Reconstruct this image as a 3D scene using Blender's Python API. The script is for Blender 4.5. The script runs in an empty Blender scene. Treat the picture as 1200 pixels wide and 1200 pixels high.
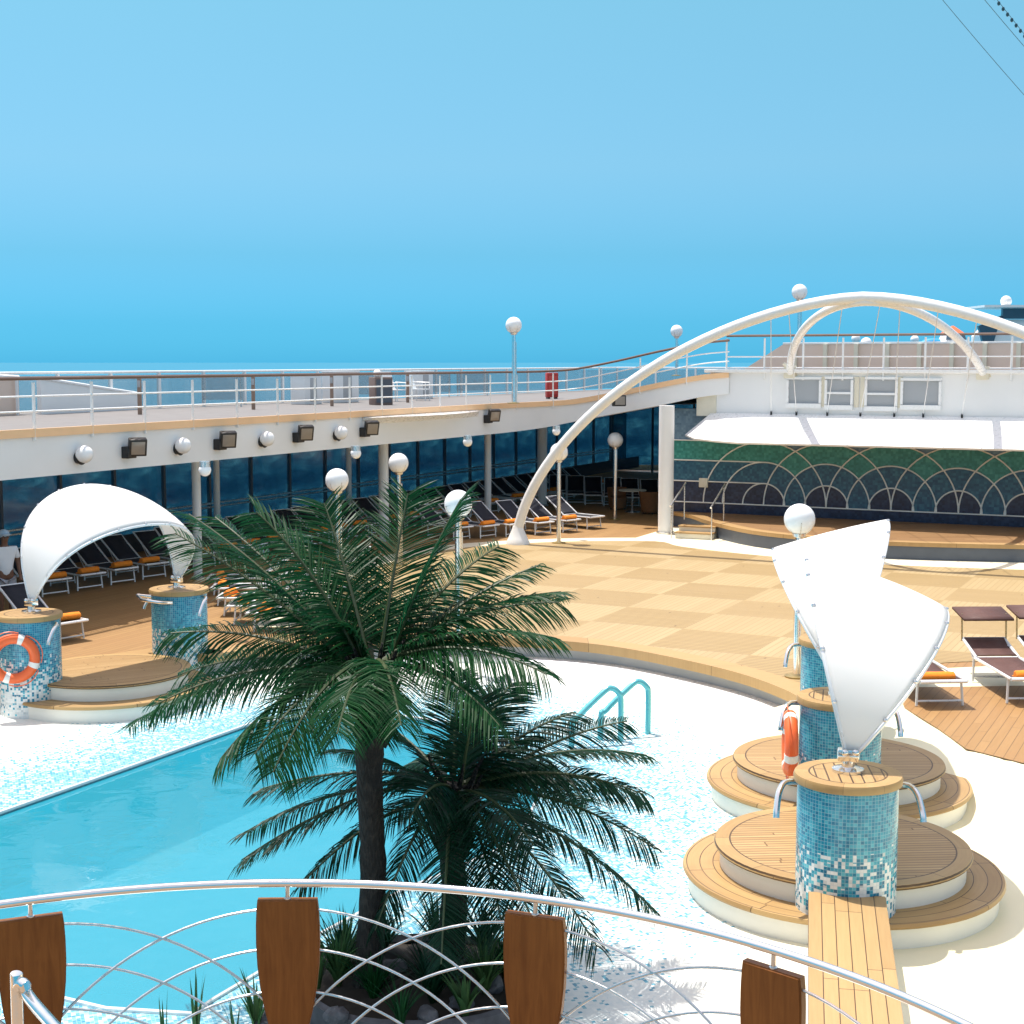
import bpy, bmesh, math, random
from mathutils import Vector as V, Matrix, geometry
from math import sin, cos, pi, radians as R, sqrt, atan2
random.seed(7)
SC = bpy.context.scene
COL = SC.collection
D = 0.45                     # pool deck level above the pool beach
CAMZ = 5.4
F = 1750.0                   # focal length in photo pixels (1200 wide)
PITCH = R(5.74)

# ------------------------------------------------------------------ helpers
def ray(px, py):
    x = (px-600)/F; y = -(py-600)/F
    return V((x, cos(PITCH)+y*sin(PITCH), -sin(PITCH)+y*cos(PITCH)))
def at(px, py, z):           # point of a horizontal plane
    d = ray(px, py); k = (z-CAMZ)/d.z
    return V((d.x*k, d.y*k, z))
def atY(px, py, Y):          # point at a distance
    d = ray(px, py); k = Y/d.y
    return V((d.x*k, Y, CAMZ+d.z*k))

class MB:
    def __init__(s): s.v = []; s.f = []; s.m = []; s.mi = 0
    def add(s, vs, fs):
        o = len(s.v); s.v += [tuple(p) for p in vs]
        for f in fs: s.f.append([i+o for i in f]); s.m.append(s.mi)
    def box(s, c, size, rz=0, M=None, bev=0):
        x, y, z = [a/2 for a in size]
        if M is None: M = Matrix.Translation(V(c)) @ Matrix.Rotation(rz, 4, 'Z')
        b = min(bev, x*.9, y*.9, z*.9)
        if b <= 0:
            vs = [M @ V((i*x, j*y, k*z)) for k in (-1, 1) for j in (-1, 1) for i in (-1, 1)]
            s.add(vs, [(0,2,3,1),(4,5,7,6),(0,1,5,4),(2,6,7,3),(0,4,6,2),(1,3,7,5)]); return
        bm = bmesh.new(); bmesh.ops.create_cube(bm, size=1)
        for v in bm.verts: v.co = V((v.co.x*2*x, v.co.y*2*y, v.co.z*2*z))
        bmesh.ops.bevel(bm, geom=bm.edges[:], offset=b, segments=2, affect='EDGES', profile=.6)
        bm.verts.index_update()
        s.add([M @ v.co for v in bm.verts], [[v.index for v in f.verts] for f in bm.faces]); bm.free()
    def tube(s, pts, r, n=8, closed=False, cap=True, flat=1.0):
        pts = [V(p) for p in pts]; m = len(pts)
        rs = r if isinstance(r, (list, tuple)) else [r]*m
        T = []
        for i in range(m):
            a = pts[(i-1) % m] if (closed or i > 0) else pts[i]
            b = pts[(i+1) % m] if (closed or i < m-1) else pts[i]
            t = (b-a); T.append(t.normalized() if t.length > 1e-9 else V((0,0,1)))
        up = V((0,0,1)) if abs(T[0].z) < .95 else V((1,0,0))
        nrm = (up - T[0]*up.dot(T[0])).normalized()
        rings = []
        for i in range(m):
            nrm = nrm - T[i]*nrm.dot(T[i])
            nrm = nrm.normalized() if nrm.length > 1e-6 else T[i].orthogonal().normalized()
            bi = T[i].cross(nrm)
            rings.append([pts[i] + (nrm*cos(2*pi*k/n) + bi*sin(2*pi*k/n)*flat)*rs[i] for k in range(n)])
        vs = [p for rg in rings for p in rg]; fs = []
        for i in range(m if closed else m-1):
            j = (i+1) % m
            for k in range(n):
                fs.append((i*n+k, i*n+(k+1) % n, j*n+(k+1) % n, j*n+k))
        if cap and not closed:
            fs.append(list(range(n-1, -1, -1))); fs.append([(m-1)*n+k for k in range(n)])
        s.add(vs, fs)
    def lathe(s, prof, c=(0,0,0), n=32, M=None):
        c = V(c); vs = []; fs = []
        for (r, z) in prof:
            for k in range(n):
                p = V((r*cos(2*pi*k/n), r*sin(2*pi*k/n), z))
                vs.append((M @ p) if M else p + c)
        for i in range(len(prof)-1):
            for k in range(n):
                fs.append((i*n+k, i*n+(k+1) % n, (i+1)*n+(k+1) % n, (i+1)*n+k))
        if prof[0][0] > 1e-4: fs.append(list(range(n-1, -1, -1)))
        if prof[-1][0] > 1e-4: fs.append([(len(prof)-1)*n+k for k in range(n)])
        s.add(vs, fs)
    def sphere(s, c, r, n=24, sc=(1,1,1)):
        m = n//2; prof = [(max(r*sin(pi*i/m), 1e-5), -r*cos(pi*i/m)) for i in range(m+1)]
        s.lathe(prof, n=n, M=Matrix.Translation(V(c)) @ Matrix.Diagonal((sc[0], sc[1], sc[2], 1)))
    def prism(s, poly, z0, z1):        # poly: ccw list of (x,y)
        n = len(poly)
        vs = [(p[0], p[1], z0) for p in poly] + [(p[0], p[1], z1) for p in poly]
        s.add(vs, [list(range(n-1, -1, -1)), list(range(n, 2*n))] + [(i, (i+1) % n, n+(i+1) % n, n+i) for i in range(n)])
    def extr(s, poly, M, d):           # polygon in local xz extruded along local y by d
        n = len(poly)
        vs = [M @ V((p[0], 0, p[1])) for p in poly] + [M @ V((p[0], d, p[1])) for p in poly]
        s.add(vs, [list(range(n)), list(range(2*n-1, n-1, -1))] + [((i+1) % n, i, n+i, n+(i+1) % n) for i in range(n)])
    def grid(s, rows, closed=False):   # rows of points
        m = len(rows); n = len(rows[0]); vs = [p for r_ in rows for p in r_]; fs = []
        for i in range(m-1):
            for k in range(n if closed else n-1):
                fs.append((i*n+k, i*n+(k+1) % n, (i+1)*n+(k+1) % n, (i+1)*n+k))
        s.add(vs, fs)
    def build(s, name, mat, parent=None, smooth=True, angle=35, M=None, weld=False):
        me = bpy.data.meshes.new(name); me.from_pydata(s.v, [], s.f); 
        mats = mat if isinstance(mat, (list, tuple)) else [mat]
        for q in mats: me.materials.append(q)
        if len(mats) > 1:
            for p, i in zip(me.polygons, s.m): p.material_index = i
        me.validate()
        bm = bmesh.new(); bm.from_mesh(me)
        if weld: bmesh.ops.remove_doubles(bm, verts=bm.verts, dist=1e-5)
        if s.f and not getattr(s, 'keep', False): bmesh.ops.recalc_face_normals(bm, faces=bm.faces)
        bm.to_mesh(me); bm.free()
        if smooth:
            for p in me.polygons: p.use_smooth = True
            me.set_sharp_from_angle(angle=R(angle))
        o = bpy.data.objects.new(name, me); COL.objects.link(o)
        if parent: o.parent = parent
        return o

def tag(o, label=None, cat=None, group=None, kind=None):
    if label: o['label'] = label
    if cat: o['category'] = cat
    if group: o['group'] = group
    if kind: o['kind'] = kind
    return o
def thing(name, label, cat, loc=(0,0,0), rz=0, group=None):
    o = bpy.data.objects.new(name, None); COL.objects.link(o); o.empty_display_size = .2
    o.location = loc; o.rotation_euler = (0, 0, rz)
    return tag(o, label, cat, group)
def kids(o): return [c for c in bpy.data.objects if c.parent == o]
def dup(o, loc=None, rz=None, label=None, group=None, parent=None):
    c = o.copy(); COL.objects.link(c)
    if parent: c.parent = parent
    if loc is not None: c.location = loc
    if rz is not None: c.rotation_euler = (0, 0, rz)
    if label: c['label'] = label
    if group: c['group'] = group
    for k in kids(o): dup(k, parent=c)
    return c
ORD = ['first','second','third','fourth','fifth','sixth','seventh','eighth','ninth','tenth','eleventh','twelfth','thirteenth',
       'fourteenth','fifteenth','sixteenth','seventeenth','eighteenth','nineteenth','twentieth']
ORD += ['twenty-'+w for w in ORD[:9]] + ['thirtieth'] + ['thirty-'+w for w in ORD[:9]]

# ------------------------------------------------------------------ materials
def srgb(r, g, b):
    f = lambda c: ((c/255+.055)/1.055)**2.4 if c > 10.3 else c/255/12.92
    return (f(r), f(g), f(b), 1)
class NT:
    def __init__(s, name):
        s.mat = bpy.data.materials.new(name); s.mat.use_nodes = True; s.t = s.mat.node_tree
        s.t.nodes.clear(); s.out = s.n('ShaderNodeOutputMaterial')
    def n(s, typ, **kw):
        nd = s.t.nodes.new(typ)
        for k, v in kw.items(): setattr(nd, k, v)
        return nd
    def set(s, sock, v):
        if v is None: return
        if isinstance(v, bpy.types.NodeSocket): s.t.links.new(v, sock)
        else:
            try: sock.default_value = v
            except Exception: sock.default_value = (v[0], v[1], v[2], 1) if len(v) == 3 else v[:3]
    def math(s, op, a, b=None, c=None, clamp=False):
        nd = s.n('ShaderNodeMath', operation=op, use_clamp=clamp)
        for i, v in enumerate((a, b, c)):
            if v is not None: s.set(nd.inputs[i], v)
        return nd.outputs[0]
    def mix(s, f, a, b, mode='MIX'):
        nd = s.n('ShaderNodeMix', data_type='RGBA', blend_type=mode)
        s.set(nd.inputs['Factor'], f); s.set(nd.inputs[6], a); s.set(nd.inputs[7], b)
        return nd.outputs[2]
    def coord(s, which='Object'): return s.n('ShaderNodeTexCoord').outputs[which]
    def sep(s, v):
        nd = s.n('ShaderNodeSeparateXYZ'); s.set(nd.inputs[0], v); return nd.outputs
    def comb(s, x, y, z=0.0):
        nd = s.n('ShaderNodeCombineXYZ')
        for i, v in enumerate((x, y, z)): s.set(nd.inputs[i], v)
        return nd.outputs[0]
    def white(s, v):
        nd = s.n('ShaderNodeTexWhiteNoise', noise_dimensions='3D'); s.set(nd.inputs['Vector'], v); return nd.outputs
    def noise(s, v, scale, detail=3, rough=.5, dist=0):
        nd = s.n('ShaderNodeTexNoise'); s.set(nd.inputs['Vector'], v); nd.inputs['Scale'].default_value = scale
        nd.inputs['Detail'].default_value = detail; nd.inputs['Roughness'].default_value = rough; nd.inputs['Distortion'].default_value = dist
        return nd.outputs[0]
    def ramp(s, f, stops, interp='LINEAR'):
        nd = s.n('ShaderNodeValToRGB'); nd.color_ramp.interpolation = interp; s.set(nd.inputs[0], f)
        el = nd.color_ramp.elements
        while len(el) < len(stops): el.new(.5)
        for e, (p, c) in zip(el, stops): e.position = p; e.color = c if len(c) == 4 else (*c, 1)
        return nd.outputs[0]
    def mapr(s, v, a, b, c, d):
        nd = s.n('ShaderNodeMapRange'); s.set(nd.inputs[0], v)
        for i, q in enumerate((a, b, c, d)): s.set(nd.inputs[1+i], q)
        return nd.outputs[0]
    def bump(s, h, strength=.3, dist=.01):
        nd = s.n('ShaderNodeBump'); nd.inputs['Strength'].default_value = strength; nd.inputs['Distance'].default_value = dist
        s.set(nd.inputs['Height'], h); return nd.outputs[0]
    def pr(s, color, rough=.5, metal=0, normal=None, **kw):
        p = s.n('ShaderNodeBsdfPrincipled'); s.set(p.inputs['Base Color'], color); s.set(p.inputs['Roughness'], rough)
        s.set(p.inputs['Metallic'], metal)
        if normal is not None: s.set(p.inputs['Normal'], normal)
        for k, v in kw.items(): s.set(p.inputs[k.replace('_', ' ')], v)
        return p.outputs[0]
    def done(s, sh): s.t.links.new(sh, s.out.inputs['Surface']); return s.mat

def simple(name, col, rough=.5, metal=0, var=.06, scale=3, **kw):
    t = NT(name); c = t.coord()
    n = t.noise(c, scale, 4, .6)
    k = t.mapr(n, .3, .7, 1-var, 1+var)
    hs = t.n('ShaderNodeHueSaturation'); t.set(hs.inputs['Color'], col); t.set(hs.inputs['Value'], k)
    rg = t.mapr(t.noise(c, scale*4, 2), .3, .7, max(rough-.06, .02), min(rough+.06, 1))
    return t.done(t.pr(hs.outputs[0], rg, metal, **kw))

def wood_color(t, along, across, width, length, ca, cb, gapcol, gap=.08, seed=0.0, streak=1.0):
    i = t.math('FLOOR', t.math('DIVIDE', across, width))
    off = t.white(t.comb(i, seed, 3.1))[0]
    j = t.math('FLOOR', t.math('ADD', t.math('DIVIDE', along, length), t.math('MULTIPLY', off, 7.3)))
    rnd = t.white(t.comb(i, j, t.math("ADD", seed, 1.7)))[0]
    gr = t.noise(t.comb(t.math('MULTIPLY', along, 1.2), t.math('MULTIPLY', across, 22.0), rnd), 1.6, 4, .6)
    f = t.math('ADD', t.math('MULTIPLY', rnd, .6), t.math('MULTIPLY', t.math('SUBTRACT', gr, .3), streak), clamp=True)
    c = t.mix(f, ca, cb)
    fr = t.math('FRACT', t.math('DIVIDE', across, width))
    fl = t.math('FRACT', t.math('ADD', t.math('DIVIDE', along, length), t.math('MULTIPLY', off, 7.3)))
    g = t.math('MAXIMUM', t.math('LESS_THAN', fr, gap), t.math('LESS_THAN', fl, t.math('MULTIPLY', gap, width/length)))
    return t.mix(g, c, gapcol), g

UA = (.443, .897)            # the ship's long axis
def uv_ship(t):
    x, y, z = t.sep(t.coord())[:3]
    u = t.math('ADD', t.math('MULTIPLY', x, UA[0]), t.math('MULTIPLY', y, UA[1]))
    v = t.math('SUBTRACT', t.math('MULTIPLY', x, UA[1]), t.math('MULTIPLY', y, UA[0]))
    return u, v
TK_A, TK_B, TK_G = (.32,.19,.068,1), (.46,.30,.125,1), (.07,.035,.012,1)

def m_deck():
    t = NT('deck_planks'); u, v = uv_ship(t)
    c, g = wood_color(t, u, v, .13, 2.6, (.275,.148,.050,1), (.355,.205,.075,1), (.16,.09,.03,1), .08)
    n = t.noise(t.coord(), .6, 4); c = t.mix(t.mapr(n, .4, .75, 0, .3), c, (.30,.15,.06,1))
    return t.done(t.pr(c, .6, normal=t.bump(t.math('SUBTRACT', 1.0, g), .25, .004)))
def m_parquet():
    t = NT('parquet_teak'); u, v = uv_ship(t); S = 1.86
    iu = t.math('FLOOR', t.math('DIVIDE', u, S)); iv = t.math('FLOOR', t.math('DIVIDE', v, S))
    chk = t.math('GREATER_THAN', t.math('MODULO', t.math('ABSOLUTE', t.math('ADD', iu, iv)), 2.0), .5)
    a = t.math('ADD', t.math('MULTIPLY', u, chk), t.math('MULTIPLY', v, t.math('SUBTRACT', 1.0, chk)))
    b = t.math('ADD', t.math('MULTIPLY', v, chk), t.math('MULTIPLY', u, t.math('SUBTRACT', 1.0, chk)))
    sd = t.math('ADD', t.math('MULTIPLY', iu, 3.7), t.math('MULTIPLY', iv, 9.1))
    ca = t.mix(chk, (.335,.23,.092,1), (.365,.262,.122,1)); cb = t.mix(chk, (.385,.27,.115,1), (.435,.325,.165,1))
    c, g = wood_color(t, a, b, .124, 40, ca, cb, t.mix(chk, (.13,.075,.024,1), (.28,.19,.08,1)), t.mapr(chk, 0, 1, .25, .12), seed=sd)
    tr = t.white(t.comb(iu, iv, 5.0))[0]
    c = t.mix(t.math('MULTIPLY', tr, .30), c, (.36,.25,.11,1))
    n = t.noise(t.coord(), .5, 5); c = t.mix(t.mapr(n, .45, .8, 0, .35), c, (.36,.25,.12,1))
    return t.done(t.pr(c, .5, normal=t.bump(t.math('SUBTRACT', 1.0, g), .2, .004)))
def m_disc(name, mode, r0, r1, sw=.072, sg=(.17,.09,.03,1), gp=.24, swap=False):
    """mode 'planks': straight planks inside a margin ring of outer radius r1, inner r0; 'rings': concentric boards"""
    t = NT(name); co = t.coord(); x, y, z = t.sep(co)[:3]
    r = t.math('SQRT', t.math('ADD', t.math('MULTIPLY', x, x), t.math('MULTIPLY', y, y)))
    an = t.math('ARCTAN2', y, x)
    arc, g2 = wood_color(t, t.math('MULTIPLY', an, 1.4), t.math('SUBTRACT', r, r0), (r1-r0) if mode == 'planks' else .135, 1.1,
                         TK_A, TK_B, TK_G, .05 if mode == 'planks' else .07)
    if mode == 'planks':
        st, g1 = wood_color(t, y if swap else x, x if swap else y, sw, 3, TK_A, (.50,.33,.15,1), sg, gp)
        inn = t.math('LESS_THAN', r, r0)
        c = t.mix(inn, arc, st)
        ln = t.math('LESS_THAN', t.math('ABSOLUTE', t.math('SUBTRACT', r, r0)), .008)
        c = t.mix(ln, c, TK_G)
    else: c = arc
    w = t.noise(co, 1.8, 5, .65); c = t.mix(t.mapr(w, .5, .75, 0, .4), c, (.33,.19,.08,1))
    return t.done(t.pr(c, .48))
def m_planks(name, ca=TK_A, cb=TK_B, gap=TK_G, width=.1, length=1.6, axis='x', g=.07, rough=.5):
    t = NT(name); x, y, z = t.sep(t.coord())[:3]
    a, b = (x, y) if axis == 'x' else (y, x) if axis == 'y' else (z, x)
    c, gg = wood_color(t, a, b, width, length, ca, cb, gap, g)
    return t.done(t.pr(c, rough))

def tiles(t, u, v, size, prob, seed=0.0, fine=False, grout=.12):
    """a square mosaic: returns colour; prob is the share of coloured tiles"""
    iu = t.math('FLOOR', t.math('DIVIDE', u, size)); iv = t.math('FLOOR', t.math('DIVIDE', v, size))
    w = t.white(t.comb(iu, iv, seed)); a = w[0]
    b = t.white(t.comb(iu, iv, seed+5.5))[0]
    on = t.math('LESS_THAN', a, prob)
    fu = t.math('FRACT', t.math('DIVIDE', u, size)); fv = t.math('FRACT', t.math('DIVIDE', v, size))
    g = t.math('MAXIMUM', t.math('LESS_THAN', fu, grout), t.math('LESS_THAN', fv, grout))
    return on, b, g
def m_pillar():
    t = NT('pillar_mosaic'); x, y, z = t.sep(t.coord())[:3]
    u = t.math('MULTIPLY', t.math('ARCTAN2', y, x), .47)
    p = t.mapr(z, .02, 1.0, 0.0, 1.03)
    pp = t.math('POWER', t.math('MAXIMUM', p, 0.0), 1.1)
    on, b, g = tiles(t, u, z, .0335, pp)
    deep = t.mapr(z, .5, 1.45, 0, .6)
    blue = t.ramp(b, [(0, (.008,.12,.22,1)), (.35, (.012,.24,.37,1)), (.7, (.035,.36,.47,1)), (1, (.15,.56,.64,1))])
    blue = t.mix(deep, blue, (.010,.20,.34,1))
    wh = t.ramp(b, [(0, (.52,.56,.56,1)), (.3, (.72,.74,.73,1)), (1, (.80,.80,.78,1))])
    c = t.mix(on, wh, blue); c = t.mix(t.math('MULTIPLY', g, .55), c, (.42,.58,.62,1))
    rg = t.mapr(g, 0, 1, .18, .7)
    return t.done(t.pr(c, rg, normal=t.bump(t.math('SUBTRACT', 1.0, g), .3, .003)))
def m_beach():
    t = NT('beach_mosaic'); x, y, z = t.sep(t.coord())[:3]
    at_ = t.n('ShaderNodeAttribute', attribute_name='wet').outputs['Fac']
    n = t.noise(t.coord(), .9, 3); w = t.math('MULTIPLY', at_, t.math('ADD', 1.0, t.math('MULTIPLY', t.math('SUBTRACT', n, .5), .9)))
    u = t.math('ADD', t.math('MULTIPLY', x, .94), t.math('MULTIPLY', y, .34)); v = t.math('SUBTRACT', t.math('MULTIPLY', y, .94), t.math('MULTIPLY', x, .34))
    on, b, g = tiles(t, u, v, .034, w, 2.0)
    blue = t.ramp(b, [(0, (.03,.22,.34,1)), (.35, (.07,.31,.43,1)), (.7, (.16,.41,.49,1)), (1, (.34,.53,.57,1))])
    far = t.mapr(w, .0, .25, 0, 1)
    wh = t.ramp(b, [(0, (.70,.73,.70,1)), (1, (.82,.81,.75,1))])
    wh = t.mix(t.n('ShaderNodeAttribute', attribute_name='cream').outputs['Fac'], wh, (.80,.745,.52,1))
    wh = t.mix(t.math('MULTIPLY', w, .75, clamp=True), wh, (.40,.64,.70,1))
    c = t.mix(on, wh, blue); c = t.mix(t.math('MULTIPLY', t.math('MULTIPLY', g, .3), far), c, (.66,.74,.74,1))
    st = t.noise(t.coord(), 1.3, 6, .7); c = t.mix(t.mapr(st, .55, .8, 0, .10), c, (.55,.52,.42,1))
    return t.done(t.pr(c, .45))
def m_wall_mosaic(name, cols, size=.07):
    t = NT(name); x, y, z = t.sep(t.coord())[:3]
    on, b, g = tiles(t, x, z, size, 1.0, 1.0)
    n = t.noise(t.coord(), 2.5, 5, .7)
    c = t.ramp(t.math('ADD', t.math('MULTIPLY', b, .75), t.math('MULTIPLY', t.math('SUBTRACT', n, .5), .6), clamp=True), [(i/(len(cols)-1), q) for i, q in enumerate(cols)])
    return t.done(t.pr(c, .3))
def m_water():
    t = NT('pool_water'); co = t.coord()
    a = t.noise(co, 1.1, 2, .5, .6); b = t.noise(co, 5.0, 3, .55, .8)
    h = t.math('ADD', a, t.math('MULTIPLY', b, .16))
    nm = t.bump(h, .13, .10)
    fr = t.n('ShaderNodeFresnel'); fr.inputs['IOR'].default_value = 1.33; t.set(fr.inputs['Normal'], nm)
    tr = t.n('ShaderNodeBsdfTransparent'); tr.inputs['Color'].default_value = (.90,.97,.99,1)
    gl = t.n('ShaderNodeBsdfGlossy'); gl.inputs['Roughness'].default_value = .02; t.set(gl.inputs['Normal'], nm)
    df = t.n('ShaderNodeBsdfDiffuse'); t.set(df.inputs['Color'], t.mix(t.noise(co, .35, 3), (.012,.325,.47,1), (.03,.375,.50,1)))   # light scattered in the water
    bd = t.n('ShaderNodeMixShader'); bd.inputs[0].default_value = .58; t.set(bd.inputs[1], tr.outputs[0]); t.set(bd.inputs[2], df.outputs[0])
    mx = t.n('ShaderNodeMixShader'); t.set(mx.inputs[0], fr.outputs[0]); t.set(mx.inputs[1], bd.outputs[0]); t.set(mx.inputs[2], gl.outputs[0])
    return t.done(mx.outputs[0])
def m_sea():
    t = NT('sea_water'); co = t.coord()
    h = t.math('ADD', t.noise(co, .012, 5, .6), t.math('MULTIPLY', t.noise(co, .12, 4, .6), .25))
    n = t.noise(co, .0012, 4)
    c = t.mix(n, (.012,.165,.27,1), (.018,.185,.29,1))
    return t.done(t.pr(c, .6, normal=t.bump(h, .03, .3), Specular_IOR_Level=.15))
def m_glass(name, tint, trans, rough=.03):
    t = NT(name); tr = t.n('ShaderNodeBsdfTransparent'); tr.inputs[0].default_value = tint
    n = t.noise(t.coord(), 1.2, 2)
    gl = t.pr(tuple(c*.42 for c in tint[:3])+(1,), rough, normal=t.bump(n, .05, .02), Specular_IOR_Level=.8)
    mx = t.n('ShaderNodeMixShader'); mx.inputs[0].default_value = 1-trans
    t.set(mx.inputs[1], tr.outputs[0]); t.set(mx.inputs[2], gl)
    return t.done(mx.outputs[0])
def m_cloth(name, col, rough=.8, transl=.3):
    t = NT(name); co = t.coord(); n = t.noise(co, 1.6, 3); wv = t.noise(co, 160, 1)
    p = t.pr(col, rough, normal=t.bump(t.math('ADD', t.math('MULTIPLY', n, 1.0), t.math('MULTIPLY', wv, .02)), .18, .05))
    tl = t.n('ShaderNodeBsdfTranslucent'); tl.inputs[0].default_value = col
    mx = t.n('ShaderNodeMixShader'); mx.inputs[0].default_value = transl; t.set(mx.inputs[1], p); t.set(mx.inputs[2], tl.outputs[0])
    return t.done(mx.outputs[0])
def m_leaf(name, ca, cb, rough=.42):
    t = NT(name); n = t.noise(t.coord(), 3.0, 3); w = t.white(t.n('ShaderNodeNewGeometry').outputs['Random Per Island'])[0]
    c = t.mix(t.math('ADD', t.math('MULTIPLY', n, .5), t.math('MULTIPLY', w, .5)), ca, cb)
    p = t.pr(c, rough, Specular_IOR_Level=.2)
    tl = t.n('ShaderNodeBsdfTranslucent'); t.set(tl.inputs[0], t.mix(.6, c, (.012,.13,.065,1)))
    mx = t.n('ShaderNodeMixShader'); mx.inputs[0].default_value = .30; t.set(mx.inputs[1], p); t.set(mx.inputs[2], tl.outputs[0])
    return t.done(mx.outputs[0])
def m_bark():
    t = NT('palm_bark'); x, y, z = t.sep(t.coord())[:3]; n = t.noise(t.coord(), 9, 5, .7)
    w = t.n('ShaderNodeTexWave', bands_direction='Z'); w.inputs['Scale'].default_value = 5.5; w.inputs['Distortion'].default_value = 14; w.inputs['Detail'].default_value = 3
    h = t.math('ADD', n, t.math('MULTIPLY', w.outputs[1], .35))
    c = t.ramp(h, [(.3, (.003,.0026,.002,1)), (.75, (.009,.0075,.006,1)), (1.0, (.03,.025,.02,1))])
    return t.done(t.pr(c, .85, normal=t.bump(h, .8, .03)))
def m_varnish():
    t = NT('varnished_wood'); x, y, z = t.sep(t.coord())[:3]
    g = t.noise(t.comb(t.math('MULTIPLY', x, 26.0), t.math('MULTIPLY', y, 26.0), t.math('MULTIPLY', z, 2.2)), 1.0, 5, .6, .8)
    n = t.noise(t.coord(), 3, 3)
    c = t.ramp(t.math('ADD', t.math('MULTIPLY', g, .7), t.math('MULTIPLY', n, .3)), [(.25, (.14,.042,.008,1)), (.55, (.23,.080,.017,1)), (.8, (.30,.112,.026,1))])
    return t.done(t.pr(c, .42, Specular_IOR_Level=.25))

WHITE = simple('white_paint', (.80,.80,.79,1), .45, var=.03, scale=.7)
WHITE2 = simple('white_enamel', (.82,.82,.81,1), .3, var=.02)
IVORY = simple('ivory_paint', (.70,.65,.52,1), .5, var=.05)
BEIGE = simple('beige_panel', (.74,.58,.48,1), .6, var=.04, scale=.8)
TANB = simple('tan_edge_paint', (.88,.56,.31,1), .5, var=.05, scale=1.5)
GREYP = simple('grey_paint', (.42,.43,.44,1), .6, var=.06)
SHUT = simple('grey_shutter', (.36,.38,.40,1), .5, var=.05, scale=1)
CHROME = simple('polished_steel', (.78,.78,.77,1), .16, 1, var=.03, scale=6)
STEEL = simple('brushed_steel', (.66,.66,.66,1), .28, 1, var=.05, scale=8)
ALU = simple('white_aluminium', (.76,.77,.78,1), .32, .25, var=.03)
BLACK = simple('black_plastic', (.012,.012,.013,1), .42, var=.1)
LENS = simple('lamp_lens', (.28,.24,.20,1), .12, var=.1)
NAVYF = simple('navy_mesh_fabric', (.010,.012,.022,1), .75, var=.2, scale=9)
BROWNF = simple('brown_mesh_fabric', (.085,.034,.026,1), .7, var=.12, scale=6)
ORANGE = simple('orange_towel', (.86,.25,.022,1), .95, var=.14, scale=22)
RINGO = simple('lifebuoy_orange', (.78,.13,.03,1), .42, var=.05)
RINGW = simple('reflective_white_band', (.80,.78,.74,1), .4, var=.03)
GLOBE = simple('opal_globe', (.86,.86,.86,1), .22, var=.012, scale=2, Subsurface_Weight=.0)
RAILW = simple('rail_hardwood', (.12,.07,.05,1), .45, var=.12)
DKBLUE = simple('dark_blue_fascia', (.085,.10,.125,1), .5, var=.1)
RED = simple('red_cabinet', (.42,.03,.025,1), .5, var=.06)
WICKER = simple('brown_wicker', (.20,.085,.03,1), .7, var=.3, scale=30)
ROCK = simple('dark_rock', (.085,.088,.10,1), .85, var=.35, scale=7)
SOIL = simple('dark_soil', (.018,.014,.010,1), .95, var=.4, scale=12)
SKIN = simple('skin', (.16,.075,.045,1), .55, var=.05)
SHIRT = simple('white_shirt', (.75,.78,.82,1), .85, var=.04)
SHORT = simple('grey_shorts', (.35,.38,.45,1), .85, var=.05)
CAPB = simple('pale_blue_cap', (.42,.55,.68,1), .8, var=.05)
HAIR = simple('dark_hair', (.012,.009,.007,1), .6)
TEAL = simple('wet_steel', (.13,.47,.52,1), .22, .35, var=.03)
BLUET = simple('blue_tarpaulin', (.02,.30,.60,1), .6)
DARKW = simple('dark_window', (.05,.09,.13,1), .12)
CABLE = simple('steel_cable', (.10,.20,.24,1), .6, .3)
CREAMW = simple('cream_white_paint', (.80,.775,.70,1), .5, var=.04, scale=2)
CREAMF = simple('cream_floor', (.80,.73,.55,1), .5, var=.05, scale=1.2)
RIMW = m_planks('rim_teak', (.34,.20,.075,1), (.45,.285,.12,1), width=3, length=2.4, axis='x', g=.002)
SAIL = m_cloth('sail_cloth', (.90,.90,.89,1), .85, .35)
DECKM, PARQ, PILM, BEACHM = m_deck(), m_parquet(), m_pillar(), m_beach()
UPDISC = m_disc('teak_round_planks', 'planks', 1.13, 1.28); LODISC = m_disc('teak_ring_boards', 'rings', 1.16, 1.62)
CAPM = m_disc('teak_cap', 'planks', .36, .53, .105, TK_G, .15, True)
BARK, VARN = m_bark(), m_varnish()
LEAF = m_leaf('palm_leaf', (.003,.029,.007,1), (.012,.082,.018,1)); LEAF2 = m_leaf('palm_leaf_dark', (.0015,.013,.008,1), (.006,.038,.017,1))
SPIKE = m_leaf('yucca_leaf', (.03,.08,.03,1), (.10,.19,.06,1), .45)
RACHIS = simple('palm_rachis', (.045,.065,.022,1), .5, var=.2)

# ------------------------------------------------------------------ camera, sky, sun
cam = bpy.data.cameras.new('camera'); cam.sensor_width = 36; cam.lens = 36*F/1200; cam.clip_end = 200000; cam.clip_start = .1
co = bpy.data.objects.new('camera', cam); COL.objects.link(co); co.location = (0, 0, CAMZ); co.rotation_euler = (pi/2-PITCH, 0, 0)
SC.camera = co
SUN_EL = R(72); SUN_FROM = V((-.75, .66, 0)).normalized()
w = bpy.data.worlds.new('World'); SC.world = w; w.use_nodes = True; nt = w.node_tree; nt.nodes.clear()
out = nt.nodes.new('ShaderNodeOutputWorld'); bg = nt.nodes.new('ShaderNodeBackground'); sky = nt.nodes.new('ShaderNodeTexSky')
sky.sky_type = 'NISHITA'; sky.sun_disc = False; sky.sun_elevation = SUN_EL; sky.sun_rotation = atan2(SUN_FROM.x, SUN_FROM.y)
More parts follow.
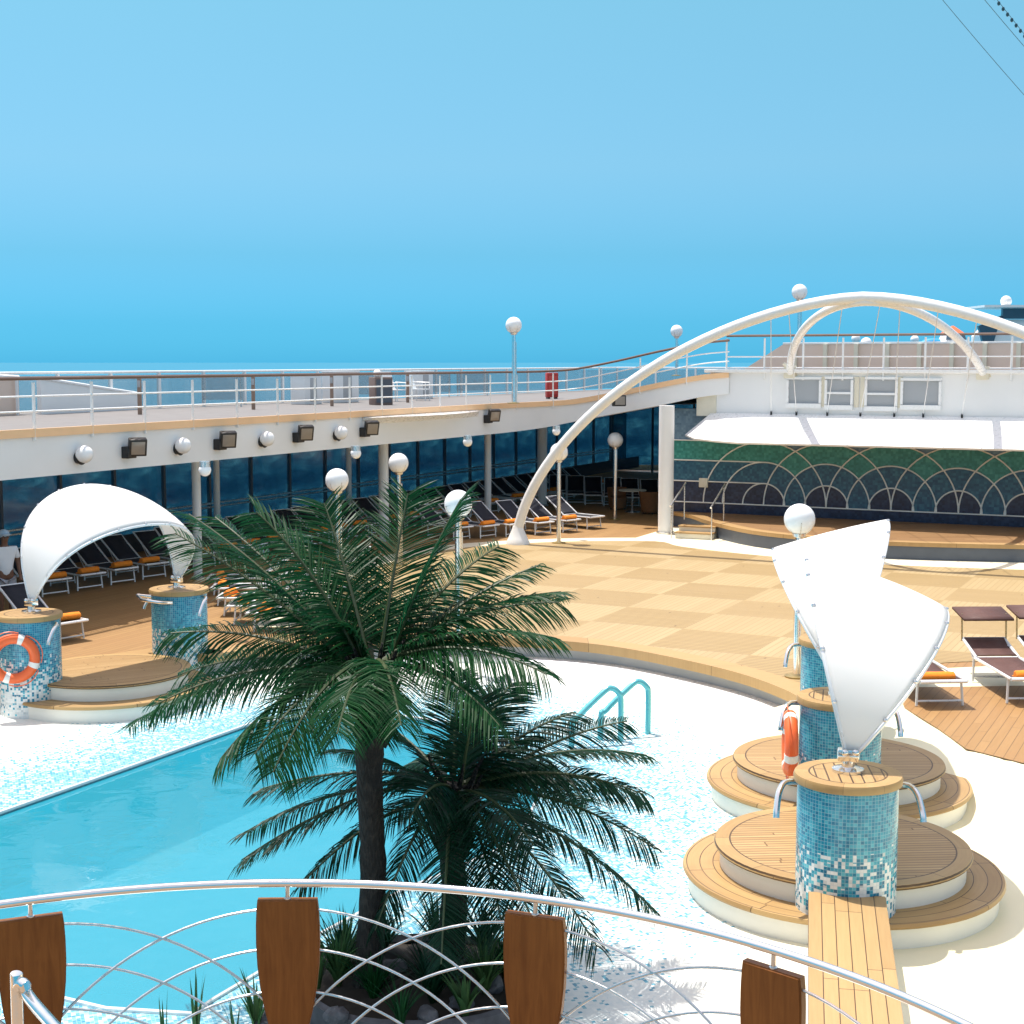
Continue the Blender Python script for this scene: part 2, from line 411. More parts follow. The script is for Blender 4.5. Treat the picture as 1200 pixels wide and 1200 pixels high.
sky.air_density = 1.0; sky.dust_density = .3; sky.ozone_density = 1.5
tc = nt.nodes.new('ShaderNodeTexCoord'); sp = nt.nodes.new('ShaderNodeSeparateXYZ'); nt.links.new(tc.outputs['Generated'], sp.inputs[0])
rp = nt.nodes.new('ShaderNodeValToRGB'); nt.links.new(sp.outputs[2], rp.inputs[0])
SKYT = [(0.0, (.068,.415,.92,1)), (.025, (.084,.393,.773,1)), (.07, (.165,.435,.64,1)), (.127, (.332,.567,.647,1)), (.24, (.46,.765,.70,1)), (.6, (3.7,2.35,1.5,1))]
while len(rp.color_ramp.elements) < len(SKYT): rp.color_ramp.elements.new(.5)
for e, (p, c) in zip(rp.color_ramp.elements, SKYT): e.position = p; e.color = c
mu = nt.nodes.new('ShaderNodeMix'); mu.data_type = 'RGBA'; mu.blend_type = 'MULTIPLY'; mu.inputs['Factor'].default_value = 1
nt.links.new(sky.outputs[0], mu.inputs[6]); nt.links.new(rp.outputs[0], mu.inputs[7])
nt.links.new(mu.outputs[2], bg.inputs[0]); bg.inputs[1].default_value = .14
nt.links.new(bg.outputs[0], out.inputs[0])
sl = bpy.data.lights.new('sun', 'SUN'); sl.energy = 4.2; sl.angle = R(.53); sl.color = (1, .955, .885)
so = bpy.data.objects.new('sun', sl); COL.objects.link(so)
sd = (SUN_FROM*cos(SUN_EL) + V((0,0,sin(SUN_EL)))); so.rotation_euler = sd.to_track_quat('Z', 'Y').to_euler(); so.location = sd*50
SC.view_settings.view_transform = 'Standard'; SC.view_settings.look = 'None'; SC.view_settings.exposure = .55; SC.view_settings.gamma = 1
SC.render.engine = 'CYCLES'
cy = SC.cycles; cy.max_bounces = 8; cy.transparent_max_bounces = 12; cy.caustics_reflective = False; cy.caustics_refractive = False
cy.sample_clamp_indirect = 6

# ------------------------------------------------------------------ setting: sea, floors, pool
b = MB(); S = 60000
b.grid([[(-S, -S, -26), (S, -S, -26)], [(-S, S, -26), (S, S, -26)]]); tag(b.build('sea', m_sea()), kind='structure')

def smooth_poly(pts, n=6, closed=False):
    pts = [V(p) for p in pts]; res = []; m = len(pts)
    for i in range(m if closed else m-1):
        p1, p2 = pts[i], pts[(i+1) % m]
        p0 = pts[(i-1) % m] if (closed or i > 0) else p1*2-p2
        p3 = pts[(i+2) % m] if (closed or i < m-2) else p2*2-p1
        for k in range(n):
            t = k/n
            res.append(.5*((2*p1)+(p2-p0)*t+(2*p0-5*p1+4*p2-p3)*t*t+(3*p1-p0-3*p2+p3)*t**3))
    if not closed: res.append(pts[-1])
    return res
def inside(p, poly):
    c = False; n = len(poly)
    for i in range(n):
        a, q = poly[i], poly[i-1]
        if (a[1] > p[1]) != (q[1] > p[1]) and p[0] < (q[0]-a[0])*(p[1]-a[1])/(q[1]-a[1])+a[0]: c = not c
    return c
def dist_line(p, line, closed=False):
    best = 1e9; p = V((p[0], p[1])); n = len(line)
    for i in range(n if closed else n-1):
        a = V(line[i][:2]); q = V(line[(i+1) % n][:2]); d = q-a
        t = max(0, min(1, (p-a).dot(d)/max(d.length_squared, 1e-9))); best = min(best, (a+d*t-p).length)
    return best
def offset(line, d, closed=False):   # to the left of the direction
    out_ = []; n = len(line)
    for i in range(n):
        a = line[i-1] if (closed or i > 0) else line[i]; q = line[(i+1) % n] if (closed or i < n-1) else line[i]
        t = V((q[0]-a[0], q[1]-a[1])).normalized(); out_.append(V((line[i][0]-t.y*d, line[i][1]+t.x*d, line[i][2] if len(line[i]) > 2 else 0)))
    return out_
def arclen(line):
    L = [0]
    for i in range(1, len(line)): L.append(L[-1]+(V(line[i][:2])-V(line[i-1][:2])).length)
    return L

POOL_PX = [(-260,1045),(-120,997),(0,953),(150,900),(290,850),(380,837),(455,838),(530,848),(600,882),(632,930),(608,985),(540,1017),(469,1046),(375,1096),(302,1142),(250,1173),(225,1190),(125,1184),(75,1172),(0,1152),(-200,1120)]
POOL = [at(x, y, 0) for x, y in POOL_PX]
poolxy = [p.xy for p in POOL]
RIM = smooth_poly([at(x, y, D) for x, y in [(243,768),(300,760),(350,755),(420,750),(480,748),(560,747),(640,750),(720,758),(800,773),(870,790),(920,808),(945,822)]], 5)
RAMP = smooth_poly([at(945,822,D), at(1000,822,D), at(1060,829,D), at(1100,853,D), at(1132,876,D), at(1200,893,D), at(1300,925,D), V((9,14,D)), V((12,8,D))], 5)
LEFTB = [V((-14,9,D)), V((-14,20.2,D)), V((-9.4,21.3,D)), V((-8.2,22.4,D)), V((-7.3,23.6,D)), V((-6.6,24.6,D)), V((-5.9,25.2,D))]
EDGE_R = [at(1000,806,D), at(1107,783,D), at(1260,776,D), V((16,25.2,D)), V((16,8,D))]     # where the cream floor meets the parquet
BASIN = LEFTB + RIM + EDGE_R + [V((-14,8,D))]
BASIN = BASIN[1:-1]; BASIN = [V((-14,8,D))]+BASIN
basinxy = [p.xy for p in BASIN]

def sheet(name, outer, holes, zfun, mat, step=None, attrs=None, kind='structure', parent=None):
    pts = [V(p[:2]) for p in outer]; edges = [(i, (i+1) % len(outer)) for i in range(len(outer))]
    for h in holes:
        o = len(pts); pts += [V(p[:2]) for p in h]; edges += [(o+i, o+(i+1) % len(h)) for i in range(len(h))]
    if step:
        xs = [p[0] for p in outer]; ys = [p[1] for p in outer]
        x = min(xs)+step*.5
        while x < max(xs):
            y = min(ys)+step*.5
            while y < max(ys):
                q = (x+random.uniform(-.1,.1)*step, y+random.uniform(-.1,.1)*step)
                if inside(q, outer) and not any(inside(q, h) for h in holes): pts.append(V(q))
                y += step
            x += step
    vs, es, fs, *_ = geometry.delaunay_2d_cdt(pts, edges, [], 0, 1e-6)
    keep = []
    for f in fs:
        c = sum((vs[i] for i in f), V((0,0)))/len(f)
        if inside(c, outer) and not any(inside(c, h) for h in holes): keep.append(list(f))
    m = MB(); m.add([(v.x, v.y, zfun(v)) for v in vs], keep)
    o = m.build(name, mat, parent, smooth=bool(step), angle=60)
    if attrs:
        for an, fn in attrs.items():
            a = o.data.attributes.new(an, 'FLOAT', 'POINT')
            for i, v in enumerate(o.data.vertices): a.data[i].value = fn(v.co)
    if o.data.polygons and sum(p.normal.z for p in o.data.polygons) < 0: o.data.flip_normals()
    if kind: tag(o, kind=kind)
    return o
rampside = [p.xy for p in RAMP] + [V((16,8)), V((16,26)), at(1260,770,D).xy, at(1107,776,D).xy, at(960,815,D).xy]
def beach_z(p):
    d = dist_line(p, RAMP)
    if inside(p, rampside): return D
    k = max(0, min(1, 1-d/1.3)); return D*k*k*(3-2*k)
def wet(p):
    d = dist_line(p, poolxy, True); k = max(0, min(1, 1-(d-.2)/(2.6 if p[0] < -1 else 3.5)))
    return .86*k*k*(3-2*k)
def cream(p): return max(0, min(1, (p[0]-1.2)/2.6)) if p[0] > 0 else 0
sheet('pool_beach', basinxy, [poolxy], beach_z, BEACHM, .3, {'wet': wet, 'cream': cream})
deck_outer = [V((-21,4)), V((34,4)), V((34,72)), V((6,72)), V((-9.26+.443*46-.897*6.1, 27+.897*46+.443*6.1)), V((-9.26-.443*9-.897*6.1, 27-.897*9+.443*6.1))]
sheet('pool_deck', deck_outer, [basinxy], lambda p: D, DECKM)
# pool basin and water
m = MB(); n = len(POOL)
m.add([(p.x, p.y, 0) for p in POOL]+[(p.x, p.y, -1.15) for p in POOL], [(i, (i+1) % n, n+(i+1) % n, n+i) for i in range(n)])
t = NT('pool_tiles'); x_, y_, z_ = t.sep(t.coord())[:3]
on, bb, g = tiles(t, x_, y_, .15, 1.0); c = t.ramp(bb, [(0, (.15,.33,.38,1)), (1, (.18,.36,.41,1))]); PT = t.done(t.pr(c, .4))
sheet('pool_floor', poolxy, [], lambda p: -1.15, PT)
tag(m.build('pool_wall', PT, smooth=False), kind='structure')
sheet('pool_water', poolxy, [], lambda p: -.03, m_water())
m = MB(); m.tube([(p.x, p.y, .008) for p in POOL], .028, 6, closed=True, flat=.6); tag(m.build('pool_edge', WHITE2), kind='structure')
# walls that carry the deck round the beach: teak nosing, grey recess, white kerb
L = smooth_poly(LEFTB[1:]+[RIM[0]], 4)
for nm, line in (('deck_edge', RIM), ('deck_edge', L)):
    a = offset(line, 0); o1 = offset(line, -.03); o2 = offset(line, .22); k1 = offset(line, -.12); k0 = offset(line, -.02)
    if nm == 'deck_edge':
        mm = MB(); mm.grid([[(p.x, p.y, D+.012) for p in offset(line, .42)], [(p.x, p.y, D+.012) for p in o1], [(p.x, p.y, D-.15) for p in o1], [(p.x, p.y, D-.15) for p in o2]])
        tag(mm.build('teak_edge', RIMW, smooth=False), kind='structure')
        mm = MB(); mm.grid([[(p.x, p.y, D-.02) for p in offset(line, .16)], [(p.x, p.y, -.02) for p in offset(line, .16)]]); tag(mm.build('deck_riser', GREYP, smooth=False), kind='structure')
        mm = MB(); kb = [(-.10,-.05),(-.10,.07),(-.06,.10),(.08,.10),(.16,.10)]
        mm.grid([[(p.x, p.y, z) for p in offset(line, d)] for d, z in kb]); tag(mm.build('pool_kerb', WHITE2), kind='structure')
# dance floor of teak squares and the cream strip round it
FAR = [at(x, y, D) for x, y in [(1320,672),(1200,668),(1040,662),(900,652),(800,641),(767,634.5),(660,635),(565,640),(500,649),(430,668),(375,700),(345,735)]]
FARs = smooth_poly(FAR, 4)
DANCE = [p.xy for p in offset(RIM, .41)][6:] + [at(1000,799,D).xy, at(1107,777,D).xy, at(1260,770,D).xy, V((16,25.4))] + [p.xy for p in FARs]
sheet('dance_floor', DANCE, [], lambda p: D+.008, PARQ)
STRIP = [p.xy for p in FARs] + [p.xy for p in reversed(offset(FARs, -.75))]
q_ = offset(FARs, -.75); q_ = [(p if 600+F*p.x/p.y < 775 else None) for p in q_]; q_ = [p for p in q_ if p]
OUT = [at(x, y, D) for x, y in [(1330,630),(1200,630),(1000,626),(880,618),(826,612),(783,619)]] + q_
STRIP = [p.xy for p in FARs] + [p.xy for p in reversed(OUT)]
sheet('cream_border', STRIP, [], lambda p: D+.004, CREAMF)
LO = [at(1050,806,D), at(1130,805,D), at(1260,803,D), V((14,22,D)), V((14,10,D)), V((9.2,14,D)), at(1300,927,D), at(1200,895,D), at(1132,878,D), at(1100,855,D), at(1060,830,D)]
sheet('sun_deck', [p.xy for p in LO], [], lambda p: D+.006, DECKM)

# ------------------------------------------------------------------ gallery (upper deck round the pool)
def G(s, t_=0, z=0): return V((-9.26+UA[0]*s+UA[1]*t_, 27+UA[1]*s-UA[0]*t_, z))
def W(s, t_=0, z=0): return V((7.5+UA[1]*s-UA[0]*t_, 43.7-UA[0]*s-UA[1]*t_, z))   # t_: towards the pool
ZU = 4.166
E = [(G(s), ZU, 3.26) for s in range(-10, 19, 2)] + [(G(20), ZU, 3.26), (V((.45,46.2,0)), ZU, 3.30), (V((1.15,46.75,0)), ZU+.02, 3.38), (V((2.0,46.8,0)), 4.25, 3.55), (V((3.2,46.0,0)), 4.49, 3.82), (V((4.4,44.95,0)), 4.78, 4.09), (V((5.6,44.45,0)), 5.02, 4.36), (V((6.4,44.2,0)), 5.1, 4.46)]
EP = smooth_poly([V((p.x, p.y, zd)) for p, zd, zb in E], 3); EB = smooth_poly([V((p.x, p.y, zb)) for p, zd, zb in E], 3)
gal = thing('gallery_deck', 'long white upper deck gallery with tan edge running above the shaded sun loungers', 'upper deck', (0,0,0))
inn = offset(EP, 6.6); innb = offset(EB, 6.6)
m = MB(); m.grid([[p for p in EP], [p+V((0,0,-.155)) for p in EP]]); 
o1 = offset(EP, -.05)
m = MB(); m.grid([[p for p in offset(EP, .02)], [p for p in o1], [p+V((0,0,-.155)) for p in o1], [p+V((0,0,-.155)) for p in EP]]); m.build('edge_band', TANB, gal, angle=50)
m = MB(); m.grid([[p+V((0,0,-.15)) for p in EP], [p for p in EB], [p for p in offset(EB, .25)], [V((p.x, p.y, p.z+.35)) for p in offset(EB, .3)], [V((p.x, p.y, p.z+.35)) for p in innb]]); m.build('fascia', WHITE, gal, angle=30)
DECK2 = simple('upper_deck_floor', (.17,.16,.155,1), .7, var=.1)
m = MB(); m.grid([[p+V((0,0,-.002)) for p in offset(EP, .02)], [p for p in inn]]); m.build('floor', DECK2, gal)
cur = [p for p in EP if -.2 < p.x < 5.4 and p.y > 43]
m = MB(); m.add([(p.x, p.y, ZU-.03) for p in cur]+[tuple(W(-2.3,-2,ZU-.03)), tuple(W(8,-8,ZU-.03)), tuple(G(44.5,12,ZU-.03)), tuple(G(44.5,-6.6,ZU-.03)), tuple(G(20,-6.6,ZU-.03))], [list(range(len(cur)+5))]); m.build('corner_floor', DECK2, gal, smooth=False)
# curved ledge that bulges from the fascia
m = MB(); rows = [[], [], []]
for i in range(25):
    k = i/24; s = 12.3+6.4*k; bulge = .02+.62*sin(pi*k)**.8
    for r_, (tt, z) in enumerate([(-.02, 4.005), (bulge, 3.98), (-.02, 3.80)]): rows[r_].append(G(s, tt, z))
m.grid(rows); m.build('ledge', WHITE2, gal, angle=60)
for (s, nm) in ((-1.5,0),(6.3,0)): pass

def railing(name, label, path, h, hs, mat_post, mat_top, step, cat='railing', post=.028, top=.035, start=0):
    th = thing(name, label, cat)
    L_ = arclen(path); tot = L_[-1]
    def pt(d):
        for i in range(len(L_)-1):
            if L_[i+1] >= d: k = (d-L_[i])/max(L_[i+1]-L_[i], 1e-9); return path[i].lerp(path[i+1], k)
        return path[-1].copy()
    m = MB(); m.tube([p+V((0,0,h)) for p in path], top, 8, flat=1.5); m.build('top_rail', mat_top, th)
    for hh in hs: m = MB(); m.tube([p+V((0,0,hh)) for p in path], .018, 6); m.build('rail', mat_post, th)
    m0 = MB(); m0.box((0,0,(h-.15)/2-.075), (.045,.06,h+.15)); first = None; d = start
    while d < tot:
        p = pt(d)
        if first is None: first = m0.build('post', mat_post, th); first.location = p
        else: q = first.copy(); COL.objects.link(q); q.location = p; q.parent = th
        d += step
    return th
EPr = offset(EP, -.02)
railing('gallery_railing', 'white metal railing with dark wood handrail along the upper deck gallery edge', [p for p in EPr if p.x < 6.8], .93, (.32,.60), WHITE2, RAILW, 1.55)
WP = [W(s, 0.02, 5.1) for s in (-1.3, 0, 2, 4, 6, 8, 10, 12, 14)]
railing('stage_roof_railing', 'white metal railing with brown handrail on the roof over the mosaic stage', WP, 1.06, (.13,.45), WHITE2, RAILW, 1.15)

# outer windscreen of the gallery
ws = thing('outer_windscreen', 'row of pale glass panels with white posts along the outer edge of the upper deck', 'windscreen')
GLP = m_glass('pale_screen_glass', (.88,.93,.95,1), .68); SG = 1.9
p0 = MB(); p0.box((0,0,.47), (1.8,.02,.86)); q0 = MB(); q0.box((0,0,.485), (.08,.08,.97))
fp = fq = None
for i in range(34):
    s = 2.2+i*SG
    o = p0.build('glass_panel', GLP, ws, smooth=False) if fp is None else fp.copy()
    if fp is not None: COL.objects.link(o)
    fp = fp or o; o.location = G(s+SG/2, -6.0, ZU) if i < 22 else G(44, -6+(i-22)*SG+SG/2, ZU); o.rotation_euler = (0, 0, atan2(UA[1], UA[0])-(pi/2 if i >= 22 else 0))
    o = q0.build('post', WHITE2, ws, smooth=False) if fq is None else fq.copy()
    if fq is not None: COL.objects.link(o)
    fq = fq or o; o.location = G(s, -6.0, ZU) if i < 22 else G(44, -6+(i-22)*SG, ZU); o.rotation_euler = (0, 0, atan2(UA[1], UA[0]))
m = MB(); m.tube([G(2.2, -6, ZU+.97), G(44, -6, ZU+.97), G(44, 16, ZU+.97)], .035, 8); m.build('handrail', WHITE2, ws)

# beige windbreak wall at the left of the upper deck, stepping down
wb = thing('windbreak_wall', 'beige windbreak wall with a sloping white top on the left of the upper deck', 'wall')
a0, a1 = G(-6, -4.6), G(6.2, -5.6)
def slab(mb, a, c, za0, za1, zc1, th=.12, zc0=None):
    d = (c-a).xy.normalized(); nn = V((-d.y, d.x, 0))*th
    zc0 = za0 if zc0 is None else zc0
    P_ = [V((a.x,a.y,za0)), V((c.x,c.y,zc0)), V((c.x,c.y,zc1)), V((a.x,a.y,za1))]
    mb.add(P_+[p+nn for p in P_], [(0,1,2,3),(7,6,5,4),(0,4,5,1),(1,5,6,2),(2,6,7,3),(3,7,4,0)])
m = MB(); slab(m, a0, a1, ZU, 5.60, 5.02); m.build('panel', BEIGE, wb, smooth=False)
m = MB(); m.tube([V((a0.x,a0.y,5.62)), V((a1.x,a1.y,5.04))], .05, 6); m.build('coping', WHITE2, wb)
m = MB()
for k in (.25,.4,.55,.7,.85,.99): p = a0.lerp(a1, k); m.box((p.x+.06,p.y-.07,ZU+.42), (.05,.05,.84))
m.build('rib', WHITE, wb, smooth=False)
b0, b1 = G(6.6, -5.3), G(10.6, -5.7)
wb2 = thing('low_windbreak', 'low grey white screen wall descending beside the beige windbreak on the upper deck', 'wall')
m = MB(); slab(m, b0, b1, ZU, 5.0, 4.55); m.build('panel', WHITE, wb2, smooth=False)
m = MB(); m.tube([V((b0.x,b0.y,5.02)), V((b1.x,b1.y,4.57))], .04, 6); m.build('coping', WHITE2, wb2)

# small things on the upper deck
def locker(s, t_, w_, d_, h_, label):
    th = thing('deck_locker', label, 'locker', G(s, t_, ZU), atan2(UA[1], UA[0]), 'lockers on the upper deck')
    m = MB(); m.box((0,0,h_/2), (w_,d_,h_), bev=.02); m.build('body', WHITE, th)
    m = MB(); m.box((0,-d_/2-.004,h_*.5), (w_*.36,.02,h_*.8), bev=.004); m.build('door', GREYP, th)
    m = MB(); m.box((0,0,h_+.02), (w_+.06,d_+.06,.04), bev=.01); m.build('lid', WHITE2, th)
locker(16.6, -4.6, .9, .5, .85, 'white deck locker nearest the low screen wall, left of two taller cabinets')
locker(18.6, -4.7, 1.3, .5, .92, 'wide white cabinet with grey door in the middle of the upper deck')
locker(23.6, -4.8, 1.0, .5, .9, 'white cabinet beside the dark cube on the upper deck')
def parasol(s, t_, label):
    th = thing('brown_post', label, 'post', G(s, t_, ZU), 0, 'brown posts on the upper deck')
    m = MB(); m.box((0,0,.46), (.09,.09,.92), bev=.012); m.build('shaft', simple('taupe_post', (.30,.20,.15,1), .7), th)
    m = MB(); m.box((0,-.05,.72), (.07,.03,.16), bev=.01); m.build('socket_box', GREYP, th)
parasol(7.6, -3.2, 'slim brown post beside the beige windbreak wall')
parasol(11.8, -3.0, 'slim brown post in front of the glass screen, second from the left')
parasol(15.2, -2.8, 'slim brown post beside the white cabinets')
parasol(19.4, -2.8, 'slim brown post nearest the upper deck lamp')
cb = thing('dark_cabinet', 'dark brown cube cabinet with a white globe on top on the upper deck', 'cabinet', G(17.0, -2.3, ZU), .46)
m = MB(); m.box((0,0,.4), (.55,.5,.8), bev=.02); m.build('body', simple('dark_cab', (.20,.14,.12,1), .6), cb)
m = MB(); m.box((.0,-.255,.4), (.46,.015,.66)); m.build('door', DKBLUE, cb)
m = MB(); m.sphere((-.12,-.05,.9), .12, 14); m.build('globe', GLOBE, cb)
rb = thing('red_cabinet', 'red fire cabinet standing behind the railing where the gallery starts to rise', 'cabinet', V((1.3,49.0,ZU)), .2)
m = MB(); m.box((0,0,.48), (.38,.3,.8), bev=.03); m.build('body', RED, rb)
m = MB(); m.box((0,-.16,.48), (.28,.02,.6), bev=.005); m.build('door', simple('red_door', (.52,.05,.04,1), .4), rb)
m = MB(); [m.box((x,0,.04), (.08,.3,.09)) for x in (-.12,.12)]; m.build('leg', BLACK, rb)
def deckchair(p, rz, label):
    th = thing('white_deck_chair', label, 'deck chair', p, rz, 'white chairs on the upper deck')
    m = MB(); m.box((0,.0,.36), (.5,.5,.03)); m.build('seat', WHITE2, th)
    m = MB(); m.box((0,0,0), (.5,.03,.62), M=Matrix.Translation((0,.32,.64)) @ Matrix.Rotation(R(-18), 4, 'X')); m.build('backrest', WHITE2, th)
    for x in (-.24,.24): m = MB(); m.tube([(x,-.22,0),(x,-.22,.58),(x,.2,.6)], .02, 6); m.tube([(x,.22,0),(x,.22,.4)], .02, 6); m.build('leg', WHITE2, th)
for i, (s, t_) in enumerate([(20.4,-3.8),(21.6,-3.6)]):
    deckchair(G(s, t_, ZU), 1.0+i*.35, ['white chair near the glass screen left of the upper deck lamp','white chair closest to the upper deck lamp'][i])

for i, (s_, t__, w_) in enumerate([(13.4,-5.2,1.1),(21.0,-5.3,1.3),(25.6,-5.2,.9),(28.2,-5.2,1.2)]):
    th = thing('white_screen', ['white upright screen board behind the left low wall end','wide white screen board behind the wide cabinet','white screen board right of the last cabinet','white screen board near the red fire cabinet'][i], 'screen', G(s_, t__, ZU), atan2(UA[1], UA[0])-.9, 'white screens on the upper deck')
    m = MB(); m.box((0,0,.52), (w_,.04,.66), bev=.01); m.build('board', GLP, th)
    for x in (-w_/2+.05, w_/2-.05): m = MB(); m.tube([(x,.02,0),(x,.02,.9)], .025, 8); m.build('leg', STEEL, th)
# wall lights and floodlights on the fascia
def fascia_light(px, py):
    # where the sight line meets the fascia plane
    d = ray(px, py); o = V((0,0,CAMZ)); nn = V((UA[1], -UA[0], 0)); k = (G(0)-o).dot(nn)/d.dot(nn); return o+d*k
for i, (px, py) in enumerate([(91,532),(207,522),(306,514),(393,507)]):
    p = fascia_light(px, py); rz = atan2(-UA[0], UA[1])
    th = thing('wall_globe_light', ['round white globe light on the gallery fascia, leftmost one above the white arch shade','round white globe light on the fascia above the grey column','round white globe light on the fascia, second from the right end of its row','round white globe light on the fascia nearest the projecting ledge'][i], 'wall light', p, rz, 'globe lights along the gallery fascia')
    m = MB(); m.sphere((.17,0,.0), .17, 24); m.build('globe', GLOBE, th)
    m = MB(); m.lathe([(.12,0),(.12,.10),(.14,.12)], n=20, M=Matrix.Translation((-.02,0,-.07)) @ Matrix.Rotation(pi/2, 4, 'Y')); m.build('base', BLACK, th)
for i, (px, py) in enumerate([(147,527),(254,518),(346,510),(424,504),(569,489)]):
    p = fascia_light(px, py); rz = atan2(-UA[0], UA[1])
    th = thing('floodlight', ['black square floodlight on the fascia between the two leftmost globe lights','black square floodlight on the fascia right of the grey column','black square floodlight on the fascia, middle one of the five','black square floodlight on the fascia just left of the projecting ledge','black square floodlight under the projecting ledge of the fascia'][i], 'floodlight', p, rz, 'floodlights along the gallery fascia')
    m = MB(); m.box((.09,0,-.05), (.18,.26,.24), bev=.02); m.build('bracket', BLACK, th)
    M_ = Matrix.Translation((.24,.08,.06)) @ Matrix.Rotation(R(-38), 4, 'Z') @ Matrix.Rotation(R(18), 4, 'Y')
    m = MB(); m.box((0,0,0), (.16,.36,.36), M=M_, bev=.025); m.build('housing', BLACK, th)
    m = MB(); m.box((0,0,0), (.012,.27,.27), M=M_ @ Matrix.Translation((.083,0,0)), bev=.003); m.build('lens', LENS, th)
p = atY(722,470,45.3)
th = thing('floodlight', 'black square floodlight right behind the big white arch on the rising fascia', 'floodlight', p, atan2(-.9, .35), 'floodlights along the gallery fascia')
m = MB(); m.box((.06,0,0), (.14,.2,.2), bev=.02); m.build('bracket', BLACK, th)
m = MB(); m.box((.2,.0,.02), (.16,.42,.34), bev=.03); m.build('housing', BLACK, th); m = MB(); m.box((.284,0,.02), (.01,.32,.25)); m.build('lens', LENS, th)

# columns under the gallery
def column(x, y, z0, z1, r, label, mat=WHITE):
    th = thing('support_column', label, 'column', (x, y, z0), 0, 'columns under the gallery')
    m = MB(); m.lathe([(r,0),(r,z1-z0)], n=24); m.build('shaft', mat, th)
    m = MB(); m.lathe([(r+.05,0),(r+.05,.05),(r+.005,.07)], n=24); m.build('base_collar', STEEL, th)
for s, t_, lab, r in [(7.1,-1.2,'slim white column rising behind the white arch shade',.10),(15.3,-1.2,'slim white column directly behind the left globe lamp',.14),(22.0,-1.4,'slim white column left of the foot of the big white arch',.11),(26.5,-1.6,'thick pale column behind the foot of the big white arch',.17)]:
    p = G(s, t_); column(p.x, p.y, D, 3.62, r, lab)
for s, t_, lab in [(12.4,-4.7,'thin column in front of the blue glass behind the palm'),(19.0,-4.7,'thin column in front of the blue glass between the globe lamps')]:
    p = G(s, t_); column(p.x, p.y, D, 3.62, .09, lab)
column(4.45, 43.0, D, 4.15, .22, 'stout white column at the left corner of the mosaic stage')
for i, (px, py) in enumerate([(240,547),(417,528),(548,515),(652,503)]):
    s = [9.3,17.6,24.6,29][i]; d = ray(px, py); k = (3.52-CAMZ)/d.z; p = V((0,0,CAMZ))+d*k
    th = thing('ceiling_globe', ['small white globe under the gallery ceiling just right of the slim left column','small white globe under the gallery ceiling between the two left columns','small white globe under the gallery ceiling near the middle column','small white globe under the gallery ceiling near the big arch'][i], 'ceiling light', p, 0, 'globes under the gallery ceiling')
    m = MB(); m.sphere((0,0,-.06), .115, 16); m.build('globe', GLOBE, th); m = MB(); m.lathe([(.1,0),(.1,.1)], n=14); m.build('base', STEEL, th)

# blue glass side screen behind the loungers
sg = thing('side_glass_screen', 'tall dark blue glass wall with slim frames behind the shaded loungers', 'glass wall')
def m_blueglass():
    t = NT('blue_glass'); x, y, z = t.sep(t.coord())[:3]; co_ = t.coord()
    n = t.noise(t.comb(t.math('MULTIPLY', x, .6), y, t.math('MULTIPLY', z, .35)), 1.4, 4, .6)
    p = t.pr(t.ramp(n, [(.3, (.015,.07,.15,1)), (.55, (.03,.15,.25,1)), (.75, (.10,.30,.34,1))]), .06, normal=t.bump(t.noise(co_, .8, 2), .12, .05), Specular_IOR_Level=.7)
    tr = t.n('ShaderNodeBsdfTransparent'); t.set(tr.inputs[0], t.ramp(t.noise(t.comb(t.math('MULTIPLY', x, .25), 0.0, t.math('MULTIPLY', z, .8)), 1.3, 5, .65), [(.33, (.14,.26,.36,1)), (.5, (.34,.46,.52,1)), (.62, (.85,.85,.80,1))]))  # pale noise patches in the glass colours imitate reflections of ship structure
    mx = t.n('ShaderNodeMixShader'); mx.inputs[0].default_value = .42; t.set(mx.inputs[1], tr.outputs[0]); t.set(mx.inputs[2], p)
    return t.done(mx.outputs[0])
BG = m_blueglass(); rzg = atan2(UA[1], UA[0])
p0 = MB(); p0.box((0,0,1.62), (1.86,.03,3.1)); q0 = MB(); q0.box((0,0,1.6), (.08,.10,3.2)); fp = fq = None
for i in range(26):
    s = -6+i*1.95
    o = p0.build('glass_panel', BG, sg, smooth=False) if fp is None else fp.copy()
    if fp is not None: COL.objects.link(o)
    fp = fp or o; o.location = G(s+.97, -5.8, D); o.rotation_euler = (0,0,rzg)
    o = q0.build('frame_post', DKBLUE, sg, smooth=False) if fq is None else fq.copy()
    if fq is not None: COL.objects.link(o)
    fq = fq or o; o.location = G(s, -5.8, D); o.rotation_euler = (0,0,rzg)
for i in range(7):
    o = fp.copy(); COL.objects.link(o); o.location = G(43, -5.8+.97+i*1.95, D); o.rotation_euler = (0,0,rzg-pi/2)
    o = fq.copy(); COL.objects.link(o); o.location = G(43, -5.8+i*1.95, D); o.rotation_euler = (0,0,rzg-pi/2)
m = MB(); m.box((0,0,0), (52,.06,.5), M=Matrix.Translation(G(20,-5.7,D+.25)) @ Matrix.Rotation(rzg,4,'Z')); m.build('sill', simple('dark_sill', (.02,.025,.035,1), .5), sg)
m = MB()
for z in (D+.95, D+1.05): m.tube([G(-5,-5.45,z), G(42,-5.45,z)], .03, 6)
m.build('handrail', STEEL, sg)
for i in range(13): 
    m = MB(); 
    for k in (-1, 1): m.tube([G(-2+i*2.9+k*.25,-5.2,3.58), G(-2+i*2.9,-5.2,3.28), G(-2+i*2.9-k*.12,-5.15,3.15)], .04, 6)
    m.build('ceiling_bracket', BLACK, sg)

